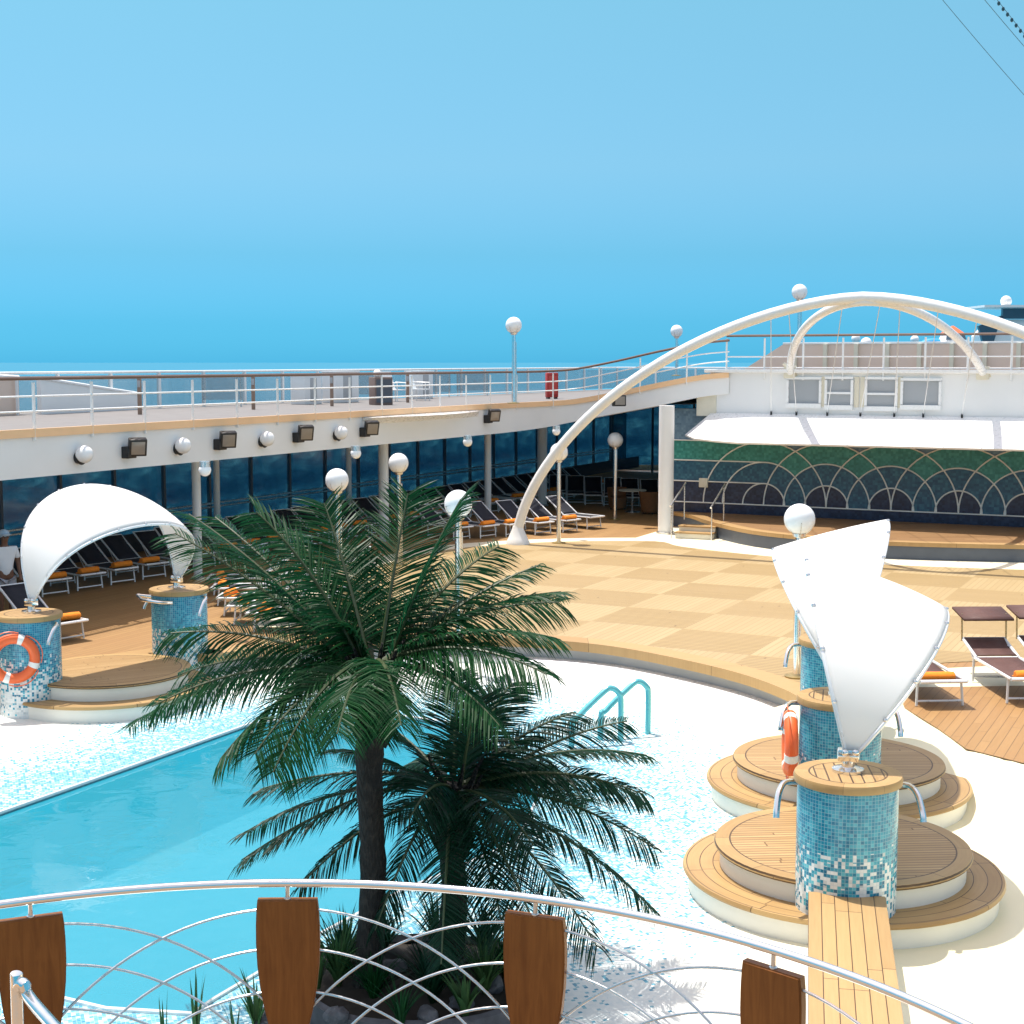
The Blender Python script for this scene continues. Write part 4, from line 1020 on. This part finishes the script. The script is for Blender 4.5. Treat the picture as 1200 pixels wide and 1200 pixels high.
for i in range(9):
    p = V((1.6+i*.62, 52.2-i*.42+.0, 0)); put(nl, p, foot_ang(-.05,-1), f'dark lounger in the rear row behind the lamps, {ORD[i]} from the left', 'dark loungers in the rear shaded row', False)
SL = [((252,673),),((257,684),),((265,695),),((277,704),),((300,712),)]
for i, ((px, py),) in enumerate(SL):
    p = at(px, py, D+.42); put(nl, V((p.x-.12, p.y, 0)), foot_ang(-1,-.03), f'sunlit lounger pointing left beside the palm, {ORD[i]} from the back', 'sunlit loungers beside the palm', True,
        f'rolled orange towel on the sunlit loungers by the palm, {ORD[i]} from the back', 'towels on the sunlit loungers')
p = at(335,667,D+.42); put(nl, p, foot_ang(-1,-.03), 'sunlit lounger set apart behind the others beside the palm', 'sunlit loungers beside the palm', True, 'rolled orange towel on the sunlit lounger set apart behind the palm', 'towels on the sunlit loungers')
p = at(86,753,D); put(nl, p, foot_ang(.80,-.6), 'single dark lounger in the sun behind the left edge pillar', 'dark loungers behind the left pillars', True, 'rolled orange towel on the lone lounger behind the left edge pillar', 'towel on the lone lounger')
for i, (px, py) in enumerate([(1101,829),(1207,826),(1276,823)]):
    p = at(px, py, D); put(bl, V((p.x+.02, p.y-.1, 0)), foot_ang(.02,-1), ['brown lounger partly hidden by the white sail with towel at its foot','brown lounger with a raised sun visor in full view on the right','brown lounger with visor cut off by the right edge'][i], 'brown loungers on the right', True,
        ['rolled orange towel on the brown lounger next to the white sail','rolled orange towel on the brown lounger in full view on the right','rolled orange towel on the brown lounger at the right edge'][i], 'towels on the brown loungers')

# wicker chairs and table by the stage column
def tub_chair(p, rz, lab):
    th = thing('wicker_chair', lab, 'chair', p, rz, 'wicker chairs by the stage column')
    m = MB(); m.grid([[(r*cos(a), r*sin(a), z) for a in [pi*.0+pi*1.0*k/14 for k in range(15)]] for r, z in [(.30,.1),(.34,.45),(.38,.72),(.36,.74),(.31,.45)]]); m.build('backrest', WICKER, th)
    m = MB(); m.lathe([(.28,.06),(.31,.38),(.30,.42)], n=18); m.build('seat', WICKER, th)
    for a in (.8,2.3,3.9,5.5): m = MB(); m.tube([(.24*cos(a),.24*sin(a),0),(.24*cos(a),.24*sin(a),.1)], .02, 6); m.build('leg', BLACK, th)
def PX(x, y): q = at(x, y, D); return q
tub_chair(PX(762,602), 2.6, 'brown wicker tub chair next to the stout stage column'); tub_chair(PX(724,597), .6, 'brown wicker tub chair behind the shaded globe lamp')
tb = thing('round_table', 'small round pale table between the wicker chairs', 'table', PX(741,600))
m = MB(); m.lathe([(.45,.70),(.47,.72),(.45,.74)], n=28); m.build('top', IVORY, tb); m = MB(); m.tube([(0,0,.02),(0,0,.71)], .03, 8); m.build('stem', STEEL, tb); m = MB(); m.lathe([(.26,0),(.26,.02),(.04,.04)], n=20); m.build('foot', STEEL, tb)

# person at the left edge
def skin_body(name, chains, mat, parent, sub=2):
    vs = []; es = []; rad = []
    idx = {}
    for ch in chains:
        prev = None
        for key, co_, r in ch:
            if key not in idx: idx[key] = len(vs); vs.append(co_); rad.append(r)
            if prev is not None and (prev, idx[key]) not in es: es.append((prev, idx[key]))
            prev = idx[key]
    me = bpy.data.meshes.new(name); me.from_pydata(vs, es, []); o = bpy.data.objects.new(name, me); COL.objects.link(o); o.parent = parent
    me.materials.append(mat)
    sk = o.modifiers.new('skin', 'SKIN'); sk.use_smooth_shade = True
    if not me.skin_vertices: 
        bm = bmesh.new(); bm.from_mesh(me); bm.verts.layers.skin.verify(); bm.to_mesh(me); bm.free()
    for i, r in enumerate(rad):
        sv = me.skin_vertices[0].data[i]; sv.radius = r if isinstance(r, tuple) else (r, r); sv.use_root = (i == 0)
    ss_ = o.modifiers.new('sub', 'SUBSURF'); ss_.levels = sub; ss_.render_levels = sub
    dg = bpy.context.evaluated_depsgraph_get(); me2 = bpy.data.meshes.new_from_object(o.evaluated_get(dg)); o.modifiers.clear(); o.data = me2
    for p_ in me2.polygons: p_.use_smooth = True
    return o
pp = atY(7, 700, 28.2); ps = thing('person', 'person in white shirt and pale cap standing behind the left edge pillar', 'person', (pp.x, 28.2, D), R(35))
chains = [[('pel',(0,0,.95),(.15,.11)),('wst',(0,0,1.10),(.13,.10)),('chs',(0,0,1.32),(.16,.11)),('nkb',(0,.0,1.46),.075),('nk',(0,-.01,1.52),.055),('jaw',(0,-.02,1.58),(.065,.075)),('hd',(0,-.01,1.67),(.078,.095)),('top',(0,0,1.74),(.05,.06))],
          [('jaw',(0,-.02,1.58),.07),('nose',(0,-.115,1.635),.014)]]
for s_ in (-1, 1):
    chains.append([('pel',(0,0,.95),.14),('hip%d'%s_,(s_*.09,0,.88),.095),('kn%d'%s_,(s_*.10,-.02,.50),.062),('an%d'%s_,(s_*.10,.01,.09),.042),('toe%d'%s_,(s_*.11,-.15,.04),.035)])
    chains.append([('chs',(0,0,1.32),.14),('sh%d'%s_,(s_*.19,0,1.40),.06),('el%d'%s_,(s_*.25,.0,1.13),.043),('wr%d'%s_,(s_*.23,-.16,.93),.03),('pm%d'%s_,(s_*.22,-.22,.88),(.036,.02)),('f1%d'%s_,(s_*.21,-.29,.83),.011)])
    for k, off in enumerate((-.02,.0,.02)): chains.append([('pm%d'%s_,(s_*.22,-.22,.88),.03),('f%d%d'%(k+2,s_),(s_*.22+off*1.4,-.29+abs(off)*.5,.815),.010)])
    chains.append([('pm%d'%s_,(s_*.22,-.22,.88),.03),('th%d'%s_,(s_*.18,-.24,.86),.011)])
skin_body('body', chains, SKIN, ps)
skin_body('shirt', [[('a',(0,0,.84),(.165,.125)),('b',(0,0,1.10),(.155,.12)),('c',(0,0,1.33),(.175,.125)),('d',(0,0,1.45),(.085,.085))], [('c',(0,0,1.33),.15),('s',(.20,0,1.40),.075),('e',(.245,0,1.20),.062)], [('c',(0,0,1.33),.15),('s2',(-.20,0,1.40),.075),('e2',(-.245,0,1.20),.062)]], SHIRT, ps)
skin_body('shorts', [[('a',(0,0,.93),(.16,.125)),('b',(.09,0,.84),.11),('c',(.10,-.01,.56),.088)], [('a',(0,0,.93),.15),('b2',(-.09,0,.84),.11),('c2',(-.10,-.01,.56),.088)]], SHORT, ps)
m = MB(); m.sphere((0,.005,1.70), .105, 18, (1,1.12,.85)); m.box((0,-.15,1.70), (.15,.13,.015), bev=.006); m.build('cap', CAPB, ps)
for s_ in (-1, 1):
    m = MB(); m.sphere((s_*.032,-.098,1.655), .011, 8); m.build('eye', HAIR, ps)
    m = MB(); m.sphere((s_*.09,.0,1.63), .022, 8, (.5,.8,1.4)); m.build('ear', SKIN, ps)

# ------------------------------------------------------------------ palms
def frond(name, base, tip, lift, mat, parent, leaf=.40, n=62, droop=.5, w0=.02, twist=0):
    base, tip = V(base), V(tip); mid_ = base.lerp(tip, .48)+V((0,0,lift)); pts = []
    N = 26
    for i in range(N+1):
        t = i/N; pts.append(base*(1-t)**2+mid_*2*t*(1-t)+tip*t*t)
    L_ = arclen3(pts)
    m = MB(); m.tube(pts, [.019*(1-.85*i/N)+.003 for i in range(N+1)], 5)
    fr_ = m.build(name, RACHIS, parent)
    m = MB(); m.keep = True
    def at_d(d):
        for i in range(N):
            if L_[i+1] >= d: k = (d-L_[i])/max(L_[i+1]-L_[i], 1e-9); return pts[i].lerp(pts[i+1], k), (pts[i+1]-pts[i]).normalized()
        return pts[-1], (pts[-1]-pts[-2]).normalized()
    for i in range(n):
        t = (i+.5)/n
        if t < .10: continue
        p, T = at_d(L_[-1]*t)
        side = T.cross(V((0,0,1))); side = side.normalized() if side.length > .1 else V((1,0,0))
        if twist: side = Matrix.Rotation(twist, 3, T) @ side
        up = side.cross(T).normalized()
        ln = leaf*1.22*(min(1, (t-.04)/.18)**.6)*(1-max(0, (t-.5)/.5)**2.2*.42)*random.uniform(.86,1.1)
        for sg_ in (-1, 1):
            fw = .30+.62*t+random.uniform(-.1,.1)
            d0 = (side*sg_*1.0 + T*fw + up*(.10-.38*t+random.uniform(-.07,.07))).normalized()
            d1 = (d0+V((0,0,-droop*random.uniform(.5,1.3)))).normalized(); d2 = (d1+V((0,0,-droop*random.uniform(.5,1.2)))).normalized()
            q1 = p+d0*ln*.38; q2 = q1+d1*ln*.34; q3 = q2+d2*ln*.30
            wv = T*(w0*.5*(1 if sg_ > 0 else -1)); wv = (wv+up*random.uniform(-.006,.006))
            m.add([p-wv*.6, p+wv*.6, q1-wv, q1+wv, q2-wv*.75, q2+wv*.75, q3], [(0,1,3,2),(2,3,5,4),(4,5,6)])
    m.build('leaflets', mat, fr_, smooth=False)
    return fr_
def arclen3(l):
    L = [0]
    for i in range(1, len(l)): L.append(L[-1]+(l[i]-l[i-1]).length)
    return L
def trunk(pts, rs, parent):
    m = MB(); pp_ = smooth_poly(pts, 8); n = len(pp_); rr = []
    for i in range(n):
        k = i/(n-1)*(len(rs)-1); a = int(min(k, len(rs)-2)); rr.append((rs[a]*(1-k+a)+rs[a+1]*(k-a))*(1+.045*sin(i*2.3)+random.uniform(-.03,.03)))
    m.tube(pp_, rr, 14); return m.build('trunk', BARK, parent)

def palm(label, base, crown, specs, mat, rs, seed, scale):
    random.seed(seed)
    th = thing('palm_tree', label, 'palm tree', base); Y0 = crown.y
    rel = crown-base
    trunk([V((0,0,-.1)), rel*.35+V((.03,.02,0)), rel*.7+V((-.02,0,0)), rel+V((0,0,.05))], rs, th)
    m = MB()
    for k in range(46):      # old leaf bases below the crown
        a = k*2.4; z = rel.z-.62+.72*k/46; r0 = .09+.05*(k/46)
        d = V((cos(a), sin(a), .0)); q = V((rel.x*z/rel.z, rel.y*z/rel.z, z))+d*r0; m.tube([q, q+d*.06+V((0,0,.10)), q+d*.12+V((0,0,.22))], [.035,.028,.012], 5, flat=.6)
    m.build('leaf_bases', BARK, th)
    ex = [((a_[0]+b_[0])/2+random.uniform(-14,14), (a_[1]+b_[1])/2+random.uniform(-14,14), (a_[2]+b_[2])/2+random.uniform(-.2,.2), (a_[3]+b_[3])/2, (a_[4]+b_[4])/2, (a_[5]+b_[5])/2) for a_, b_ in zip(specs[:-1:2], specs[1::2])]
    for (px, py, dy, lift, lf, dr, *r_) in list(specs)+ex[::4]:
        tip = atY(px, py, Y0+dy)-base
        d = (tip-rel); d.z = 0; off = (d.normalized() if d.length > .05 else V((0,-1,0)))*.07
        frond('frond', rel+off+V((0,0,random.uniform(-.10,.10))), tip, lift*.66, mat, th, lf, int(108*scale), dr*(.8 if scale == 1 else .6), .0140, random.uniform(-.65,.65))
    return th
PB1 = at(430,1150,.25); C1 = atY(438,788,PB1.y-.05)
sp1 = [ # tip px, depth, lift, leaflet length, droop
 (205,625,.3,.30,.34,.25),(252,606,.9,.35,.32,.2),(345,622,1.5,.3,.32,.3),(300,600,-.2,.42,.36,.25),(415,640,1.3,.1,.32,.3),(478,578,.55,.12,.40,.15),(540,585,.35,.30,.44,.2),
 (585,640,1.0,.38,.34,.3),(632,662,.5,.30,.26,.35),(655,706,.15,.42,.36,.3),(652,748,-.25,.45,.36,.4),(640,790,-.6,.5,.40,.5),(585,850,-.8,.55,.42,.6),
 (200,742,.3,.42,.36,.45),(178,828,-.1,.55,.34,.55),(212,790,.7,.5,.34,.5),(258,890,-.55,.62,.42,.6),(320,905,-1.0,.6,.42,.6),(395,860,-1.3,.55,.42,.5),(470,850,-1.2,.5,.34,.5),
 (150,850,.6,.5,.30,.5),(560,800,.9,.5,.36,.4),(300,690,1.2,.4,.36,.3),(520,690,1.3,.35,.34,.3),(380,590,.5,.22,.38,.2),(445,860,-.7,.4,.3,.5)]
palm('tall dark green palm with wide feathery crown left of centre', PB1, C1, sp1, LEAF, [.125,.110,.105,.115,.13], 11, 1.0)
PB2 = at(525,1128,.25)+V((0,.25,0)); C2 = atY(532,925,PB2.y-.1)
sp2 = [(283,1008,.1,.42,.34,.6),(305,925,.5,.35,.34,.5),(400,880,.6,.3,.34,.4),(440,845,.9,.3,.3,.3),(535,790,.7,.15,.32,.2),(600,800,.5,.25,.34,.3),(672,835,.6,.3,.34,.35),(735,845,.9,.35,.28,.35),
 (758,885,.3,.45,.34,.4),(768,995,.0,.5,.34,.55),(765,1065,-.4,.55,.36,.55),(700,1110,-.8,.55,.38,.6),(640,1120,-1.1,.5,.38,.6),(517,1130,-1.25,.5,.30,.35),(440,1090,-.8,.5,.34,.6),(350,1040,-.5,.5,.34,.6),
 (690,940,1.1,.45,.32,.4),(620,870,1.2,.4,.3,.3),(470,900,1.1,.3,.3,.3),(590,1090,-.9,.5,.36,.55),(745,930,.7,.5,.3,.4),(560,820,-.2,.3,.36,.25),(480,960,-1.0,.4,.34,.5),(625,990,-1.1,.4,.36,.5)]
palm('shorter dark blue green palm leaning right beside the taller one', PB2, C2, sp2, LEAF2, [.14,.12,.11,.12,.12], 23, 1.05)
random.seed(5)
# planter with rocks and plants
pc = V((-.78,12.25,0)); pl = thing('rock_planter', 'low planter of dark soil at the foot of the two palms', 'planter', pc)
m = MB(); prof = []
ring_ = [(1.12*cos(2*pi*k/48)*(1+.08*sin(3*2*pi*k/48)), .95*sin(2*pi*k/48)) for k in range(48)]
m.grid([[V((x*f, y*f, z)) for x, y in ring_] for f, z in [(1.0,-.03),(1.0,.20),(.95,.22),(.93,.16)]], closed=True); m.build('kerb', ROCK, pl)
m = MB(); m.grid([[V((x*f, y*f, z+random.uniform(-.03,.03))) for x, y in ring_] for f, z in [(.94,.14),(.7,.20),(.4,.24),(.02,.27)]], closed=True); m.build('soil', SOIL, pl)
def rock(p, r, lab):
    r *= .72
    bm = bmesh.new(); bmesh.ops.create_icosphere(bm, subdivisions=3, radius=r); sd_ = random.random()*50
    from mathutils import noise as mn
    for v in bm.verts:
        k = 1+.38*mn.noise(v.co*2.2/r*.5+V((sd_,0,0)))+.12*mn.noise(v.co*7/r*.5+V((0,sd_,0))); v.co *= k; v.co.z *= .72
    me = bpy.data.meshes.new('rock'); bm.to_mesh(me); bm.free(); me.materials.append(ROCK)
    o = bpy.data.objects.new('rock', me); COL.objects.link(o); o.location = p; o.rotation_euler = (0,0,random.random()*6); tag(o, lab, 'rock', 'rocks in the palm planter')
for px, py, r, lab in [(462,1140,.22,'grey rock just right of the tall palm trunk'),(575,1155,.16,'dark rock between the two right wooden shields'),(318,1195,.18,'dark rock below the second wooden shield'),(395,1190,.14,'small dark rock left of the tall palm trunk'),(540,1175,.15,'small dark rock at the shorter palm base'),(500,1190,.13,'smallest dark rock in front of the shorter palm')]:
    rock(at(px, py, .22), r, lab)
def spiky(p, n, h, lab, spread=.5, name='yucca_plant', mat=SPIKE, w_=.022):
    th = MB(); th.keep = True
    for k in range(n):
        a = random.random()*2*pi; ln = h*random.uniform(.6,1.1); lean = spread*random.uniform(.1,1)
        d = V((cos(a), sin(a), 0)); s_ = V((-sin(a), cos(a), 0))*w_*random.uniform(.7,1.2); prev = None; rows = []
        for i in range(6):
            t = i/5; q = d*(lean*ln*t**1.6+.02)+V((0,0,ln*(t-.22*lean*t**3))); ww = s_*(1-t**1.5)*(.6+t if t < .4 else 1)
            rows.append([q-ww, q+d*.006*(1-t), q+ww])
        th.grid(rows)
    o = th.build(name, mat, angle=180); o.location = p; tag(o, lab, 'plant', 'plants in the palm planter'); return o
spiky(at(372,1158,.2), 34, .62, 'spiky yucca left of the tall palm trunk', .55); spiky(at(405,1140,.2), 26, .62, 'spiky yucca touching the tall palm trunk', .4)
spiky(at(300,1205,.2), 22, .45, 'small yucca under the second wooden shield', .6); spiky(at(545,1190,.2), 26, .40, 'low pale agave in front of the shorter palm', .8, w_=.03)
spiky(at(600,1150,.2), 26, .45, 'dark grassy plant right of the shorter palm', .9, w_=.012); spiky(at(470,1200,.2), 40, .40, 'dark grassy plant below the tall palm', .95, w_=.010, mat=LEAF)
spiky(at(230,1220,.05), 9, .62, 'sparse reed in front of the pool left of the second shield', .18, 'reed_plant', w_=.016); spiky(at(192,1226,.05), 5, .45, 'sparse reed farthest left in front of the pool', .15, 'reed_plant', w_=.014); spiky(at(275,1215,.05), 8, .40, 'short reed close to the second shield', .3, 'reed_plant', w_=.018)
spiky(at(440,1165,.2), 40, .35, 'tangled dark undergrowth around the tall palm foot', 1.0, w_=.009, mat=LEAF2); spiky(at(520,1155,.2), 44, .36, 'tangled dark undergrowth around the shorter palm foot', 1.0, w_=.009, mat=LEAF2)

for i in range(9):
    a = i*.7; spiky(pc+V((cos(a)*.72, sin(a)*.55, .2)), 80, .42+.12*(i % 3), ['tangled leafy plant at the right end of the planter','tangled leafy plant behind the right wooden shield','tangled leafy plant between the two palm trunks','tangled leafy plant behind the tall palm','tangled leafy plant at the left end of the planter','tangled leafy plant under the second shield','tangled leafy plant in front of the tall palm','tangled leafy plant in front of both palms','tangled leafy plant at the front right of the planter'][i], 1.0, w_=.012+.005*(i % 2), mat=[LEAF, LEAF2, SPIKE][i % 3])
# ------------------------------------------------------------------ balcony railing in front
q1, q2, q3 = [at(x, y, 2.2) for x, y in ((0,1060),(500,1040),(1120,1196))]
def circ(a, b_, c):
    ax, ay, bx_, by, cx, cy_ = a.x, a.y, b_.x, b_.y, c.x, c.y
    d = 2*(ax*(by-cy_)+bx_*(cy_-ay)+cx*(ay-by))
    ux = ((ax*ax+ay*ay)*(by-cy_)+(bx_*bx_+by*by)*(cy_-ay)+(cx*cx+cy_*cy_)*(ay-by))/d
    uy = ((ax*ax+ay*ay)*(cx-bx_)+(bx_*bx_+by*by)*(ax-cx)+(cx*cx+cy_*cy_)*(bx_-ax))/d
    return V((ux, uy, 0))
cc = circ(q1, q2, q3); RR = (q1.xy-cc.xy).length
def bal(a, z, r=0): return V((cc.x+(RR+r)*sin(a), cc.y+(RR+r)*cos(a), z))
def ang_px(px):          # angle on the balcony circle under a column of the photograph
    lo, hi = -1.2, 1.2
    for _ in range(50):
        mi = (lo+hi)/2; p = bal(mi, 2.0)
        if 600+F*p.x/(p.y*cos(PITCH)-(1.75-CAMZ)*sin(PITCH)) < px: lo = mi
        else: hi = mi
    return lo
br_ = thing('balcony_railing', 'curved chrome balcony railing with varnished wooden shields and overlapping steel hoops', 'railing', (cc.x, cc.y, 1.1))
loc = lambda p: p-V((cc.x, cc.y, 1.1))
m = MB(); m.tube([loc(bal(-1.0+2.45*i/100, 2.2)) for i in range(101)], .0255, 16); m.build('top_rail', CHROME, br_)
SA = [ang_px(x) for x in (38, 338, 627, 905)]; stp_ = (SA[3]-SA[0])/3
SA = [SA[0]-stp_] + SA + [SA[3]+stp_]
for a in SA:
    M_ = Matrix.Translation(loc(bal(a, 2.10))) @ Matrix.Rotation(-a, 4, 'Z')
    prof = []
    half = [(0.183,0),(.190,-.06),(.195,-.16),(.196,-.28),(.190,-.42),(.175,-.56),(.150,-.70),(.118,-.84),(.095,-.95)]
    poly = [(x, z) for x, z in half] + [(-x, z) for x, z in reversed(half)]
    bm = bmesh.new(); vs = [bm.verts.new((x, -.032, z)) for x, z in poly]; f = bm.faces.new(vs)
    ex = bmesh.ops.extrude_face_region(bm, geom=[f]); [setattr(v, 'co', v.co+V((0,.064,0))) for v in ex['geom'] if isinstance(v, bmesh.types.BMVert)]
    bmesh.ops.recalc_face_normals(bm, faces=bm.faces)
    bmesh.ops.bevel(bm, geom=[e for e in bm.edges if abs(e.verts[0].co.y-e.verts[1].co.y) < .01], offset=.009, segments=3, affect='EDGES')
    bm.verts.index_update(); m = MB(); m.add([M_ @ v.co for v in bm.verts], [[v.index for v in f_.verts] for f_ in bm.faces]); bm.free()
    sh = m.build('wooden_shield', VARN, br_, angle=40)
    m = MB(); m.tube([M_ @ V((0,0,-.01)), M_ @ V((0,0,.085))], .013, 10); m.lathe([(.024,0),(.024,.006)], n=12, M=M_ @ Matrix.Translation((0,0,.0))); m.build('rail_bracket', STEEL, sh)
    for r_ in (1.90, 1.64, 1.37):
        pts = []
        for i in range(-26, 27):
            x = r_*sin(i/26*1.25); z = .14+r_*cos(i/26*1.25)
            pts.append(loc(bal(a+x/RR, z, .012 if r_ == 1.64 else 0.0)))
        m = MB(); m.tube(pts, .0085, 8); m.build('steel_hoop', STEEL, br_)
# balcony floor under the railing
m = MB(); pts = [bal(-.95+2.0*i/40, 0, .15) for i in range(41)]; m.prism([p.xy for p in reversed(pts)]+[V((-7,2)), V((7,2))], .86, 1.0); tag(m.build('balcony_floor', simple('balcony_vinyl', (.24,.17,.11,1), .7), smooth=False), kind='structure')
sh_ = thing('stair_handrail', 'chrome stair handrail bending over in the lower left corner', 'handrail', at(20,1143,2.73))
m = MB(); a, c = atY(19,1150,6.45), atY(77,1215,6.0); d0 = a-sh_.location
m.tube(smooth_poly([d0+V((0,0,-1.6)), d0+V((0,0,-.10)), d0+V((.012,-.01,-.02)), d0+V((.05,-.04,.0)), d0+V((.11,-.09,-.07)), (c-a)*2.2+d0], 8), .027, 14); m.build('rail', CHROME, sh_)

for o in list(bpy.data.objects):
    if o.type == 'EMPTY' and not kids(o): bpy.data.objects.remove(o)
